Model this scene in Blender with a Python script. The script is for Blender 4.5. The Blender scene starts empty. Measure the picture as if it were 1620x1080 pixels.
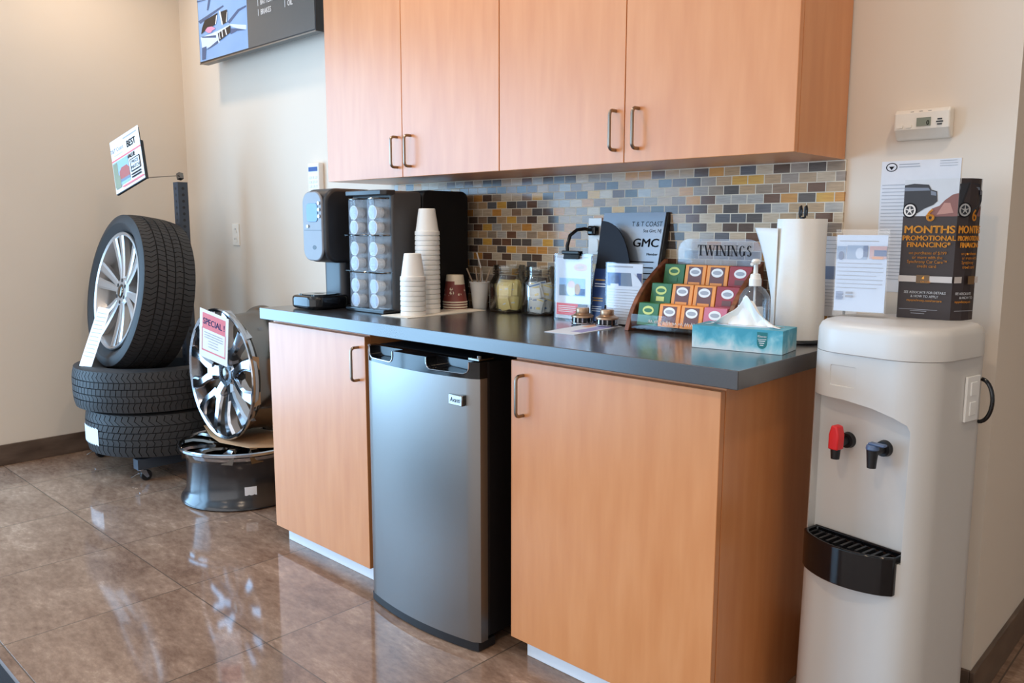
import bpy, bmesh, math, random
from mathutils import Vector, Matrix
PI = math.pi
R = math.radians
random.seed(7)
SC = bpy.context.scene
COL = SC.collection

# ------------------------------------------------------------------ camera
cam = bpy.data.objects.new('camera', bpy.data.cameras.new('camera'))
COL.objects.link(cam)
SC.camera = cam
cam.data.sensor_width = 36.0
cam.data.lens = 1288.27 * 36 / 1620
cam.data.clip_start = 0.05
_yaw, _pit, _rol = R(43.5796), R(7.9617), R(0.0741)
_cy, _sy, _cp, _sp = math.cos(_yaw), math.sin(_yaw), math.cos(_pit), math.sin(_pit)
_f = Vector((-_sy * _cp, _cy * _cp, -_sp))
_r = Vector((_cy, _sy, 0))
_u = _r.cross(_f)
_r2 = math.cos(_rol) * _r + math.sin(_rol) * _u
_u2 = -math.sin(_rol) * _r + math.cos(_rol) * _u
_m = Matrix((_r2, _u2, -_f)).transposed().to_4x4()
_m.translation = Vector((0.8191, -2.1921, 1.2127))
cam.matrix_world = _m

# ------------------------------------------------------------------ view, world, daylight
SC.view_settings.view_transform = 'Standard'
SC.view_settings.look = 'None'
SC.view_settings.gamma = 1
SC.view_settings.exposure = -0.4
w = bpy.data.worlds.new('world')
SC.world = w
w.use_nodes = True
w.node_tree.nodes['Background'].inputs[0].default_value = (0.62, 0.8, 1.0, 1)
w.node_tree.nodes['Background'].inputs[1].default_value = 1.0


def area(name, loc, rot, sx, sy, power, color, spread=180):
    l = bpy.data.lights.new(name, 'AREA')
    l.shape = 'RECTANGLE'
    l.size, l.size_y, l.energy, l.color = sx, sy, power, color
    l.spread = R(spread)
    o = bpy.data.objects.new(name, l)
    o.location, o.rotation_euler = loc, rot
    COL.objects.link(o)
    return o


def spot(name, loc, power, color, size=165, blend=.8, rad=.06, aim=(0, 0, -1)):
    l = bpy.data.lights.new(name, 'SPOT')
    l.energy, l.color, l.spot_size, l.spot_blend, l.shadow_soft_size = power, color, R(size), blend, rad
    o = bpy.data.objects.new(name, l)
    o.location = loc
    o.rotation_euler = Vector(aim).to_track_quat('-Z', 'Y').to_euler()
    COL.objects.link(o)
    return o


COOL = (0.36, 0.66, 1.0)
WARM = (1.0, 0.77, 0.54)
area('window_daylight_left', (-4.02, -3.5, 1.2), (0, R(-90), 0), 2.35, 4.7, 430, COOL)
area('window_daylight_front', (0.2, -6.6, 1.35), (R(90), 0, 0), 7.6, 2.5, 118, (1.0, 0.92, 0.84))
for lx, ly, p in ((-3.3, -.62, 38), (-1.2, -.95, 46), (.75, -.85, 40), (-2.3, -2.6, 60), (.2, -2.6, 60), (2.6, -1.2, 24), (2.4, 1.2, 26), (-1.0, -4.6, 50), (2.6, -4.2, 24)):
    spot('downlight', (lx, ly, 2.86), p, WARM)


# ------------------------------------------------------------------ materials
def lin(c):
    return tuple(((x / 255) / 12.92 if x / 255 <= .04045 else ((x / 255 + .055) / 1.055) ** 2.4) for x in c)


MATS = {}


def nt(name):
    m = bpy.data.materials.new(name)
    m.use_nodes = True
    t = m.node_tree
    return m, t, t.nodes['Principled BSDF'], t.nodes.new, t.links.new


def mat(name, c, rough=.5, metal=0., spec=.5, coat=0., var=.05, scale=40., emit=0., bump=0., stretch=(1, 1, 1), trans=0., sss=0., aniso=0.):
    if name in MATS:
        return MATS[name]
    m, t, b, N, L = nt(name)
    tc = N('ShaderNodeTexCoord')
    mp = N('ShaderNodeMapping')
    mp.inputs['Scale'].default_value = stretch
    L(tc.outputs['Object'], mp.inputs[0])
    n = N('ShaderNodeTexNoise')
    n.inputs['Scale'].default_value = scale
    n.inputs['Detail'].default_value = 4
    L(mp.outputs[0], n.inputs['Vector'])
    mx = N('ShaderNodeMix')
    mx.data_type = 'RGBA'
    lc = lin(c)
    mx.inputs[6].default_value = (*[x * (1 - var) for x in lc], 1)
    mx.inputs[7].default_value = (*[min(1, x * (1 + var)) for x in lc], 1)
    L(n.outputs['Fac'], mx.inputs[0])
    L(mx.outputs[2], b.inputs['Base Color'])
    b.inputs['Roughness'].default_value = rough
    b.inputs['Metallic'].default_value = metal
    b.inputs['Specular IOR Level'].default_value = spec
    b.inputs['Coat Weight'].default_value = coat
    b.inputs['Coat Roughness'].default_value = .16
    b.inputs['Transmission Weight'].default_value = trans
    b.inputs['Anisotropic'].default_value = aniso
    if sss:
        b.inputs['Subsurface Weight'].default_value = sss
        b.inputs['Subsurface Radius'].default_value = (.01, .008, .006)
    if emit:
        L(mx.outputs[2], b.inputs['Emission Color'])
        b.inputs['Emission Strength'].default_value = emit
    if bump:
        bp = N('ShaderNodeBump')
        bp.inputs['Strength'].default_value = bump
        bp.inputs['Distance'].default_value = .002
        L(n.outputs['Fac'], bp.inputs['Height'])
        L(bp.outputs[0], b.inputs['Normal'])
    MATS[name] = m
    return m


def clear(name, tint=(1, 1, 1), rough=.04, haze=0., hcol=(230, 238, 245), amt=.11):
    """thin clear plastic or glass: see-through with a mirror coat"""
    if name in MATS:
        return MATS[name]
    m, t, b, N, L = nt(name)
    out = t.nodes['Material Output']
    tr = N('ShaderNodeBsdfTransparent')
    tr.inputs[0].default_value = (*tint, 1)
    gl = N('ShaderNodeBsdfGlossy')
    gl.inputs['Roughness'].default_value = rough
    lw = N('ShaderNodeLayerWeight')
    lw.inputs[0].default_value = .35
    mu = N('ShaderNodeMath')
    mu.operation = 'MULTIPLY_ADD'
    mu.inputs[1].default_value = amt
    mu.inputs[2].default_value = .03
    L(lw.outputs['Fresnel'], mu.inputs[0])
    mx = N('ShaderNodeMixShader')
    L(mu.outputs[0], mx.inputs[0])
    L(tr.outputs[0], mx.inputs[1])
    L(gl.outputs[0], mx.inputs[2])
    last = mx
    if haze:
        df = N('ShaderNodeBsdfDiffuse')
        df.inputs[0].default_value = (*lin(hcol), 1)
        no = N('ShaderNodeTexNoise')
        no.inputs['Scale'].default_value = 9
        ml = N('ShaderNodeMath')
        ml.operation = 'MULTIPLY'
        ml.inputs[1].default_value = haze * 2
        L(no.outputs['Fac'], ml.inputs[0])
        m2 = N('ShaderNodeMixShader')
        L(ml.outputs[0], m2.inputs[0])
        L(mx.outputs[0], m2.inputs[1])
        L(df.outputs[0], m2.inputs[2])
        last = m2
    L(last.outputs[0], out.inputs['Surface'])
    MATS[name] = m
    return m


def ramp_mat(name, stops, rough=.5, scale=5., stretch=(1, 1, 1), detail=6, spec=.5, coat=0., distort=0., bump=0.):
    m, t, b, N, L = nt(name)
    tc = N('ShaderNodeTexCoord')
    mp = N('ShaderNodeMapping')
    mp.inputs['Scale'].default_value = stretch
    L(tc.outputs['Object'], mp.inputs[0])
    n = N('ShaderNodeTexNoise')
    n.inputs['Scale'].default_value = scale
    n.inputs['Detail'].default_value = detail
    n.inputs['Distortion'].default_value = distort
    L(mp.outputs[0], n.inputs['Vector'])
    cr = N('ShaderNodeValToRGB')
    e = cr.color_ramp.elements
    while len(e) < len(stops):
        e.new(.5)
    for el, (p, c) in zip(e, stops):
        el.position = p
        el.color = (*lin(c), 1)
    L(n.outputs['Fac'], cr.inputs[0])
    L(cr.outputs[0], b.inputs['Base Color'])
    b.inputs['Roughness'].default_value = rough
    b.inputs['Specular IOR Level'].default_value = spec
    b.inputs['Coat Weight'].default_value = coat
    b.inputs['Coat Roughness'].default_value = .3
    if bump:
        bp = N('ShaderNodeBump')
        bp.inputs['Strength'].default_value = bump
        bp.inputs['Distance'].default_value = .001
        L(n.outputs['Fac'], bp.inputs['Height'])
        L(bp.outputs[0], b.inputs['Normal'])
    MATS[name] = m
    return m


M_wall = mat('wall_paint', (226, 212, 196), .75, var=.02, scale=3, spec=.25)
M_ceil = mat('ceiling_paint', (232, 228, 220), .8, var=.02, scale=3)
M_wood = ramp_mat('maple_laminate', [(.25, (207, 131, 76)), (.5, (213, 139, 84)), (.75, (219, 147, 93))], .34, 7, (4, 4, .5), 7, .6, coat=.2)
M_kick = mat('kick_laminate', (226, 230, 236), .3, var=.02)
M_counter = mat('charcoal_laminate', (58, 57, 59), .26, var=.12, scale=250, spec=.65, coat=.6)
M_steel = mat('brushed_steel', (150, 148, 146), .38, 1, var=.05, scale=60, stretch=(60, 60, 1), aniso=.4)
M_nickel = mat('satin_nickel', (150, 138, 126), .32, 1)
M_chrome = mat('bright_chrome', (176, 178, 184), .13, 1, var=.02)
M_silver = mat('silver_paint', (190, 186, 184), .3, .75, var=.03)
M_darkchrome = mat('dark_chrome', (120, 116, 112), .16, 1, var=.04)
M_black = mat('black_plastic', (24, 24, 27), .42, var=.15)
M_gblack = mat('gloss_black', (14, 14, 17), .12, var=.1)
M_fblack = mat('textured_black', (16, 15, 18), .55, var=.3, scale=400, bump=.2, spec=.3)
M_rubber = mat('tyre_rubber', (50, 48, 48), .58, var=.12, scale=30, spec=.35)
M_white = mat('white_plastic', (236, 234, 230), .35, var=.01)
M_cooler = mat('off_white_cooler_plastic', (207, 203, 198), .35, var=.01)
M_foam = mat('white_foam', (240, 236, 230), .6, var=.02, scale=300, sss=.15)
M_paper = mat('white_paper', (242, 242, 244), .6, var=.01)
M_lpaper = mat('pale_paper', (224, 230, 240), .6, var=.02)
M_ink = mat('black_ink', (30, 28, 32), .75, spec=.15)
M_gink = mat('grey_ink', (168, 170, 178), .6)
M_navy = mat('navy_ink', (34, 52, 110), .5)
M_pink = mat('pink_ink', (236, 120, 130), .6)
M_red = mat('red_plastic', (226, 40, 44), .35)
M_blue = mat('slate_blue_plastic', (86, 106, 140), .35)
M_acr = clear('clear_acrylic')
M_hazed = clear('hazed_acrylic', haze=.22, hcol=(206, 216, 230))
M_glass = clear('jar_glass', (.97, .98, .97), .02, amt=.8)
M_card = mat('brown_cardboard', (190, 150, 112), .8, var=.06, scale=60)
M_rackmetal = mat('grey_rack_steel', (66, 72, 82), .45, .3)
M_brown = mat('dark_brown_card', (52, 42, 42), .4, spec=.4)
M_orange = mat('orange_ink', (246, 166, 48), .5)
M_maple_dark = ramp_mat('walnut_wood', [(.3, (88, 48, 30)), (.55, (126, 70, 42)), (.8, (150, 88, 54))], .4, 6, (3, 9, 9), 6)


# ------------------------------------------------------------------ mesh builder
class MB:
    def __init__(s):
        s.v, s.f, s.m = [], [], []

    def add(s, vs, fs, mi=0, M=None):
        b = len(s.v)
        s.v += [tuple(M @ Vector(p)) if M else tuple(p) for p in vs]
        s.f += [tuple(b + i for i in f) for f in fs]
        s.m += [mi] * len(fs)
        return s

    def box(s, x0, x1, y0, y1, z0, z1, mi=0, M=None):
        return s.add([(x0, y0, z0), (x1, y0, z0), (x1, y1, z0), (x0, y1, z0), (x0, y0, z1), (x1, y0, z1), (x1, y1, z1), (x0, y1, z1)],
                     [(0, 3, 2, 1), (4, 5, 6, 7), (0, 1, 5, 4), (1, 2, 6, 5), (2, 3, 7, 6), (3, 0, 4, 7)], mi, M)

    def lathe(s, prof, n=48, mi=0, M=None, closed=False, mf=None):
        vs, fs, ms = [], [], []
        k = len(prof)
        for i in range(n):
            a = 2 * PI * i / n
            vs += [(r * math.cos(a), r * math.sin(a), z) for r, z in prof]
        for i in range(n):
            j = (i + 1) % n
            for q in range(k if closed else k - 1):
                p = (q + 1) % k
                fs.append((i * k + q, j * k + q, j * k + p, i * k + p))
                ms.append(mf(2 * PI * i / n, q) if mf else mi)
        b = len(s.f)
        s.add(vs, fs, mi, M)
        s.m[b:] = ms
        return s

    def cyl(s, p0, p1, r0, r1=None, n=24, mi=0, caps=True, M=None):
        r1 = r0 if r1 is None else r1
        p0, p1 = Vector(p0), Vector(p1)
        d = (p1 - p0).normalized()
        a = d.orthogonal().normalized()
        b = d.cross(a)
        vs = []
        for p, r in ((p0, r0), (p1, r1)):
            vs += [p + r * (math.cos(2 * PI * i / n) * a + math.sin(2 * PI * i / n) * b) for i in range(n)]
        fs = [(i, (i + 1) % n, n + (i + 1) % n, n + i) for i in range(n)]
        if caps:
            fs += [tuple(range(n - 1, -1, -1)), tuple(range(n, 2 * n))]
        return s.add(vs, fs, mi, M)

    def tube(s, pts, r, n=10, mi=0, M=None, flat=None):
        pts = [Vector(p) for p in pts]
        vs = []
        up = None
        for i, p in enumerate(pts):
            d = (pts[min(i + 1, len(pts) - 1)] - pts[max(i - 1, 0)]).normalized()
            if up is None:
                up = d.orthogonal().normalized()
            a = (up - d * up.dot(d)).normalized()
            up = a
            b = d.cross(a)
            rr = r[i] if isinstance(r, (list, tuple)) else r
            vs += [p + rr * (math.cos(2 * PI * k / n) * a + math.sin(2 * PI * k / n) * b) for k in range(n)]
        k = len(pts)
        fs = [(i * n + j, i * n + (j + 1) % n, (i + 1) * n + (j + 1) % n, (i + 1) * n + j) for i in range(k - 1) for j in range(n)]
        fs += [tuple(range(n - 1, -1, -1)), tuple(range((k - 1) * n, k * n))]
        return s.add(vs, fs, mi, M)

    def prism(s, poly, d0, d1, ax='z', mi=0, M=None):
        """poly: 2-D outline in the two other axes (cyclic order), pushed along ax"""
        def P(a, b, d):
            return (a, b, d) if ax == 'z' else (a, d, b) if ax == 'y' else (d, a, b)
        n = len(poly)
        vs = [P(a, b, d0) for a, b in poly] + [P(a, b, d1) for a, b in poly]
        fs = [tuple(range(n)), tuple(range(2 * n - 1, n - 1, -1))] + [(i, n + i, n + (i + 1) % n, (i + 1) % n) for i in range(n)]
        return s.add(vs, fs, mi, M)

    def flat(s, poly, y, mi=0, M=None):
        """a printed patch facing -Y: poly in (x, z)"""
        ar = sum(poly[i][0] * poly[(i + 1) % len(poly)][1] - poly[(i + 1) % len(poly)][0] * poly[i][1] for i in range(len(poly)))
        if ar < 0:
            poly = poly[::-1]
        return s.add([(a, y, b) for a, b in poly], [tuple(range(len(poly)))], mi, M)

    def text(s, body, size, x, z, y, mi=0, align='CENTER', sx=1., bold=0., M=None, shear=0.):
        c = bpy.data.curves.new('lettering', 'FONT')
        c.body, c.size, c.align_x, c.shear = body, size, align, shear
        c.resolution_u = 3
        o = bpy.data.objects.new('lettering', c)
        COL.objects.link(o)
        me = bpy.data.meshes.new_from_object(o)
        for dx, dz in (((0, 0),) if bold <= .004 else ((-bold, 0), (bold, 0), (0, bold * .6), (0, -bold * .6))):
            s.add([(x + v.co.x * sx + dx * size, y, z + v.co.y + dz * size) for v in me.vertices], [tuple(p.vertices) for p in me.polygons], mi, M)
        bpy.data.objects.remove(o)
        bpy.data.meshes.remove(me)
        bpy.data.curves.remove(c)
        return s

    def obj(s, name, mats, parent=None, loc=None, rot=None, smooth=30, bevel=0, seg=2, fix=True):
        me = bpy.data.meshes.new(name)
        me.from_pydata(s.v, [], s.f)
        for m in (mats if isinstance(mats, (list, tuple)) else [mats]):
            me.materials.append(m)
        me.polygons.foreach_set('material_index', s.m)
        if fix:
            bm = bmesh.new()
            bm.from_mesh(me)
            bmesh.ops.recalc_face_normals(bm, faces=bm.faces)
            bm.to_mesh(me)
            bm.free()
        if smooth:
            me.polygons.foreach_set('use_smooth', [True] * len(me.polygons))
            me.set_sharp_from_angle(angle=R(smooth))
        me.update()
        o = bpy.data.objects.new(name, me)
        COL.objects.link(o)
        if parent:
            o.parent = parent
        if loc:
            o.location = loc
        if rot:
            o.rotation_euler = rot
        if bevel:
            bv = o.modifiers.new('bevel', 'BEVEL')
            bv.width, bv.segments, bv.limit_method, bv.angle_limit = bevel, seg, 'ANGLE', R(40)
            bv.harden_normals = False
        return o


def rrect(x0, x1, z0, z1, r, n=5):
    P = []
    for cx, cz, t0 in ((x1 - r, z1 - r, 0), (x0 + r, z1 - r, 90), (x0 + r, z0 + r, 180), (x1 - r, z0 + r, 270)):
        for i in range(n + 1):
            a = R(t0 + 90 * i / n)
            P.append((cx + r * math.cos(a), cz + r * math.sin(a)))
    return P


def ell(cx, cz, rx, rz, n=20, a0=0, a1=360):
    return [(cx + rx * math.cos(R(a0 + (a1 - a0) * i / n)), cz + rz * math.sin(R(a0 + (a1 - a0) * i / n))) for i in range(n if a1 - a0 == 360 else n + 1)]


def thing(name, label, cat, loc=(0, 0, 0), rz=0., group=None):
    o = bpy.data.objects.new(name, None)
    COL.objects.link(o)
    o.location = loc
    o.rotation_euler = (0, 0, R(rz))
    o.empty_display_size = .05
    return tag(o, label, cat, group)


def tag(o, label, cat, group=None):
    o['label'] = label
    o['category'] = cat
    if group:
        o['group'] = group
    return o


def struct(o):
    o['kind'] = 'structure'
    return o


def dup(root, loc=None, rot=None, label=None, group=None):
    r = root.copy()
    COL.objects.link(r)
    if loc is not None:
        r.location = loc
    if rot is not None:
        r.rotation_euler = rot
    if label:
        r['label'] = label
    if group:
        r['group'] = group
    for ch in list(root.children):
        c = ch.copy()
        COL.objects.link(c)
        c.parent = r
        for g in ch.children:
            d = g.copy()
            COL.objects.link(d)
            d.parent = c
    return r


def cut(o, cutters):
    """carve the given builders out of o, leaving one plain mesh"""
    tmp = []
    mods = list(o.modifiers)
    for k in cutters:
        c = k.obj('cutter', o.data.materials[0], smooth=0)
        c.parent = o.parent
        c.matrix_parent_inverse = Matrix()
        md = o.modifiers.new('cut', 'BOOLEAN')
        md.object, md.operation, md.solver = c, 'DIFFERENCE', 'EXACT'
        tmp.append(c)
    dg = bpy.context.evaluated_depsgraph_get()
    dg.update()
    me = bpy.data.meshes.new_from_object(o.evaluated_get(dg))
    o.modifiers.clear()
    o.data = me
    for c in tmp:
        bpy.data.objects.remove(c)
    me.polygons.foreach_set('use_smooth', [True] * len(me.polygons))
    me.set_sharp_from_angle(angle=R(32))
    return o


def soften(o, width, seg=2):
    bv = o.modifiers.new('bevel', 'BEVEL')
    bv.width, bv.segments, bv.limit_method, bv.angle_limit = width, seg, 'ANGLE', R(40)
    return o


def printed(mb, items, y, mats):
    """lay flat artwork on a face at depth y; every layer a hair nearer"""
    k = 0
    for it in items:
        k += 1
        yy = y - .00025 * k
        t, m = it[0], it[-1]
        if m not in mats:
            mats.append(m)
        mi = mats.index(m)
        if t == 'r':
            mb.flat([(it[1], it[2]), (it[3], it[2]), (it[3], it[4]), (it[1], it[4])], yy, mi)
        elif t == 'p':
            mb.flat(it[1], yy, mi)
        elif t == 't':
            _, body, x, z, size, al, sx, bold, _m = it
            mb.text(body, size, x, z, yy, mi, al, sx, bold)
        elif t == 'l':      # rows of fine print, one bar per line
            _, x0, x1, z, n, dz, h, _m = it
            for i in range(n):
                e = x1 - (x1 - x0) * (.0 if i % 3 else .12) * ((i * 37 % 7) / 7 + .3)
                mb.flat([(x0, z - i * dz), (e, z - i * dz), (e, z - i * dz + h), (x0, z - i * dz + h)], yy, mi)
    return mb


def sheet(name, w_, h_, items, base, thick=.0012, parent=None, loc=None, rot=None, x0=None):
    mb = MB()
    a = -w_ / 2 if x0 is None else x0
    mb.box(a, a + w_, -thick / 2, thick / 2, 0, h_)
    mats = [base]
    printed(mb, items, -thick / 2, mats)
    return mb.obj(name, mats, parent, loc, rot, smooth=0, fix=False)


# ------------------------------------------------------------------ the room
def floor_material():
    m, t, b, N, L = nt('polished_floor_tile')
    tc = N('ShaderNodeTexCoord')
    mp = N('ShaderNodeMapping')
    mp.inputs['Location'].default_value = (.72 + 5.4, 1.058 + 5.4, 0)
    L(tc.outputs['Object'], mp.inputs[0])
    br = N('ShaderNodeTexBrick')
    br.offset = 0
    br.inputs['Scale'].default_value = 1
    br.inputs['Brick Width'].default_value = .54
    br.inputs['Row Height'].default_value = .54
    br.inputs['Mortar Size'].default_value = .0022
    br.inputs['Mortar Smooth'].default_value = .1
    br.inputs['Color1'].default_value = (0, 0, 0, 1)
    br.inputs['Color2'].default_value = (1, 1, 1, 1)
    L(mp.outputs[0], br.inputs['Vector'])
    # each tile samples its own piece of the stone pattern
    vm = N('ShaderNodeVectorMath')
    vm.operation = 'MULTIPLY_ADD'
    vm.inputs[1].default_value = (9, 5, 3)
    L(br.outputs['Color'], vm.inputs[0])
    L(tc.outputs['Object'], vm.inputs[2])
    m2 = N('ShaderNodeMapping')
    m2.inputs['Rotation'].default_value = (0, 0, R(25))
    m2.inputs['Scale'].default_value = (1, 2.2, 1)
    L(vm.outputs[0], m2.inputs[0])
    n1 = N('ShaderNodeTexNoise')
    n1.inputs['Scale'].default_value = 3.6
    n1.inputs['Detail'].default_value = 12
    n1.inputs['Roughness'].default_value = .72
    n1.inputs['Distortion'].default_value = .35
    L(m2.outputs[0], n1.inputs['Vector'])
    cr = N('ShaderNodeValToRGB')
    e = cr.color_ramp.elements
    for p, c in ((.34, (100, 74, 60)), (.47, (132, 104, 86)), (.56, (150, 121, 101)), (.68, (186, 156, 134))):
        el = e.new(p)
        el.color = (*lin(c), 1)
    e.remove(e[0])
    e.remove(e[-1])
    n2 = N('ShaderNodeTexNoise')
    n2.inputs['Scale'].default_value = 26
    n2.inputs['Detail'].default_value = 8
    n2.inputs['Roughness'].default_value = .7
    L(m2.outputs[0], n2.inputs['Vector'])
    mf_ = N('ShaderNodeMix')
    mf_.inputs[0].default_value = .38
    L(n1.outputs['Fac'], mf_.inputs[2])
    L(n2.outputs['Fac'], mf_.inputs[3])
    L(mf_.outputs[0], cr.inputs[0])
    hs = N('ShaderNodeMix')
    hs.data_type = 'RGBA'
    hs.inputs[7].default_value = (*lin((96, 80, 68)), 1)
    L(br.outputs['Fac'], hs.inputs[0])
    L(cr.outputs[0], hs.inputs[6])
    L(hs.outputs[2], b.inputs['Base Color'])
    b.inputs['Roughness'].default_value = .07
    b.inputs['Specular IOR Level'].default_value = .55
    bp = N('ShaderNodeBump')
    bp.inputs['Strength'].default_value = .25
    bp.inputs['Distance'].default_value = .001
    bp.invert = True
    L(br.outputs['Fac'], bp.inputs['Height'])
    L(bp.outputs[0], b.inputs['Normal'])
    return m


def mosaic_material():
    m, t, b, N, L = nt('glass_mosaic_tile')
    tc = N('ShaderNodeTexCoord')
    sp = N('ShaderNodeSeparateXYZ')
    L(tc.outputs['Object'], sp.inputs[0])
    cb = N('ShaderNodeCombineXYZ')
    L(sp.outputs[0], cb.inputs[0])
    L(sp.outputs[2], cb.inputs[1])
    mp = N('ShaderNodeMapping')
    mp.inputs['Location'].default_value = (5.05, .015, 0)
    L(cb.outputs[0], mp.inputs[0])
    br = N('ShaderNodeTexBrick')
    br.offset = .5
    br.inputs['Scale'].default_value = 1
    br.inputs['Brick Width'].default_value = .0505
    br.inputs['Row Height'].default_value = .027
    br.inputs['Mortar Size'].default_value = .0014
    br.inputs['Mortar Smooth'].default_value = .15
    br.inputs['Color1'].default_value = (0, 0, 0, 1)
    br.inputs['Color2'].default_value = (1, 1, 1, 1)
    L(mp.outputs[0], br.inputs['Vector'])
    cr = N('ShaderNodeValToRGB')
    cr.color_ramp.interpolation = 'CONSTANT'
    pal = [(89, 81, 76), (142, 114, 92), (177, 149, 118), (100, 98, 100), (197, 138, 72), (151, 131, 111), (107, 76, 59), (193, 171, 144), (169, 162, 153), (208, 158, 76), (180, 147, 111), (94, 74, 63), (153, 138, 125), (197, 177, 151)]
    e = cr.color_ramp.elements
    while len(e) < len(pal):
        e.new(.5)
    for i, c in enumerate(pal):
        e[i].position = i / len(pal)
        e[i].color = (*lin(c), 1)
    L(br.outputs['Color'], cr.inputs[0])
    ns = N('ShaderNodeTexNoise')
    ns.inputs['Scale'].default_value = 30
    m3 = N('ShaderNodeMapping')
    m3.inputs['Scale'].default_value = (1, 1, 9)
    L(tc.outputs['Object'], m3.inputs[0])
    L(m3.outputs[0], ns.inputs['Vector'])
    mm = N('ShaderNodeMix')
    mm.data_type = 'RGBA'
    mm.blend_type = 'OVERLAY'
    mm.inputs[0].default_value = .35
    L(cr.outputs[0], mm.inputs[6])
    L(ns.outputs['Fac'], mm.inputs[7])
    mx = N('ShaderNodeMix')
    mx.data_type = 'RGBA'
    mx.inputs[7].default_value = (*lin((222, 208, 186)), 1)
    L(br.outputs['Fac'], mx.inputs[0])
    L(mm.outputs[2], mx.inputs[6])
    L(mx.outputs[2], b.inputs['Base Color'])
    rg = N('ShaderNodeMath')
    rg.operation = 'MULTIPLY_ADD'
    rg.inputs[1].default_value = .6
    rg.inputs[2].default_value = .13
    L(br.outputs['Fac'], rg.inputs[0])
    L(rg.outputs[0], b.inputs['Roughness'])
    b.inputs['Specular IOR Level'].default_value = .34
    bp = N('ShaderNodeBump')
    bp.inputs['Strength'].default_value = .5
    bp.inputs['Distance'].default_value = .0015
    bp.invert = True
    L(br.outputs['Fac'], bp.inputs['Height'])
    L(bp.outputs[0], b.inputs['Normal'])
    return m


M_floor = floor_material()
M_base = ramp_mat('baseboard_tile', [(.3, (74, 58, 48)), (.55, (96, 78, 66)), (.8, (116, 96, 82))], .3, 6, (1, 1, 3), 6)
XL, XE, H = -3.873, .334, 2.9
struct(MB().box(-4.0, 4.3, -6.7, 3.6, -.06, 0).obj('floor', M_floor, smooth=0))
struct(MB().box(-4.0, 4.3, -6.7, 3.6, H, H + .08).obj('ceiling', M_ceil, smooth=0))
struct(MB().box(XL - .12, XE, 0, .12, 0, H).obj('wall_back', M_wall, smooth=0))
struct(MB().box(XE - .12, XE, .12, 3.5, 0, H).obj('wall_return', M_wall, smooth=0))
wl = MB()
wl.box(XL - .12, XL, -1.15, 0, 0, H)
wl.box(XL - .12, XL, -6.7, -5.9, 0, H)
wl.box(XL - .12, XL, -5.9, -1.15, 2.4, H)
struct(wl.obj('wall_left', M_wall, smooth=0))
wf = MB()
wf.box(XL, 4.3, -6.6, -6.5, 2.6, H).box(XL, 4.3, -6.6, -6.5, 0, .15)
struct(wf.obj('wall_front', M_wall, smooth=0))
struct(MB().box(4.2, 4.3, -6.5, 3.6, 0, H).obj('wall_right', M_wall, smooth=0))
struct(MB().box(XE, 4.2, 3.5, 3.6, 0, H).obj('wall_far', M_wall, smooth=0))
M_mull = mat('window_mullion', (60, 62, 66), .4, .6)
wn = MB()
for y in (-5.9, -4.32, -2.74, -1.2):
    wn.box(XL - .1, XL - .02, y, y + .05, 0, 2.4)
wn.box(XL - .1, XL - .02, -5.9, -1.15, 2.35, 2.4).box(XL - .1, XL - .02, -5.9, -1.15, 0, .05)
struct(wn.obj('window_1', M_mull, smooth=0))
wn = MB()
for i in range(7):
    x = XL + .05 + i * 1.33
    wn.box(x, x + .05, -6.58, -6.52, .15, 2.6)
wn.box(XL, 4.2, -6.58, -6.52, 1.0, 1.05)
struct(wn.obj('window_2', M_mull, smooth=0))
struct(MB().box(XL, XL + .011, -1.15, 0, 0, .107).obj('baseboard_left', M_base, smooth=0, bevel=.002))
struct(MB().box(XL + .011, XE, -.011, 0, 0, .107).obj('baseboard_back', M_base, smooth=0, bevel=.002))
struct(MB().box(XE, XE + .011, -.011, 3.5, 0, .107).obj('baseboard_right', M_base, smooth=0, bevel=.002))
struct(MB().box(-1.945, -.05, -.008, 0, .9145, 1.3905).obj('trim_1', mosaic_material(), smooth=0))


# ------------------------------------------------------------------ cabinets
def pull(mb, x, z0, z1, y, d=.03, r=.0048, n=6):
    c = .013
    pts = [(x, y, z0)]
    for i in range(n + 1):
        a = PI / 2 * i / n
        pts.append((x, y - d + c * (1 - math.sin(a)), z0 + c * (1 - math.cos(a))))
    for i in range(n + 1):
        a = PI / 2 * i / n
        pts.append((x, y - d + c * (1 - math.cos(a)), z1 - c * (1 - math.sin(a))))
    pts.append((x, y, z1))
    return mb.tube(pts, r, 10)


def wall_cabinet(x0, x1, xm, label):
    t = thing('wall_cabinet', label, 'cabinet', (x0, 0, 1.391))
    wd, hh = x1 - x0, 1.07
    c = MB()
    c.box(0.001, wd - .001, -.288, -.0085, .0, .018).box(.001, wd - .001, -.288, -.0085, hh - .018, hh)
    c.box(.001, .019, -.288, -.0085, .018, hh - .018).box(wd - .019, wd - .001, -.288, -.0085, .018, hh - .018)
    c.box(.019, wd - .019, -.018, -.0085, .018, hh - .018)
    c.obj('carcass', M_wood, t, smooth=0)
    for a, b, hx in ((.0015, xm - x0 - .0012, xm - x0 - .03), (xm - x0 + .0012, wd - .0015, xm - x0 + .046)):
        d = MB().box(a, b, -.308, -.2885, 0, hh).obj('door', M_wood, t, smooth=0, bevel=.0015)
        pull(MB(), hx, .036, .142, -.307).obj('handle', M_nickel, d)
    return t


wall_cabinet(-1.985, -1.031, -1.5154, 'maple wall cabinet hung above the coffee brewer and pod rack')
wall_cabinet(-1.031, -.053, -.5467, 'maple wall cabinet hung above the tea rack, its end panel in view')


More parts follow.
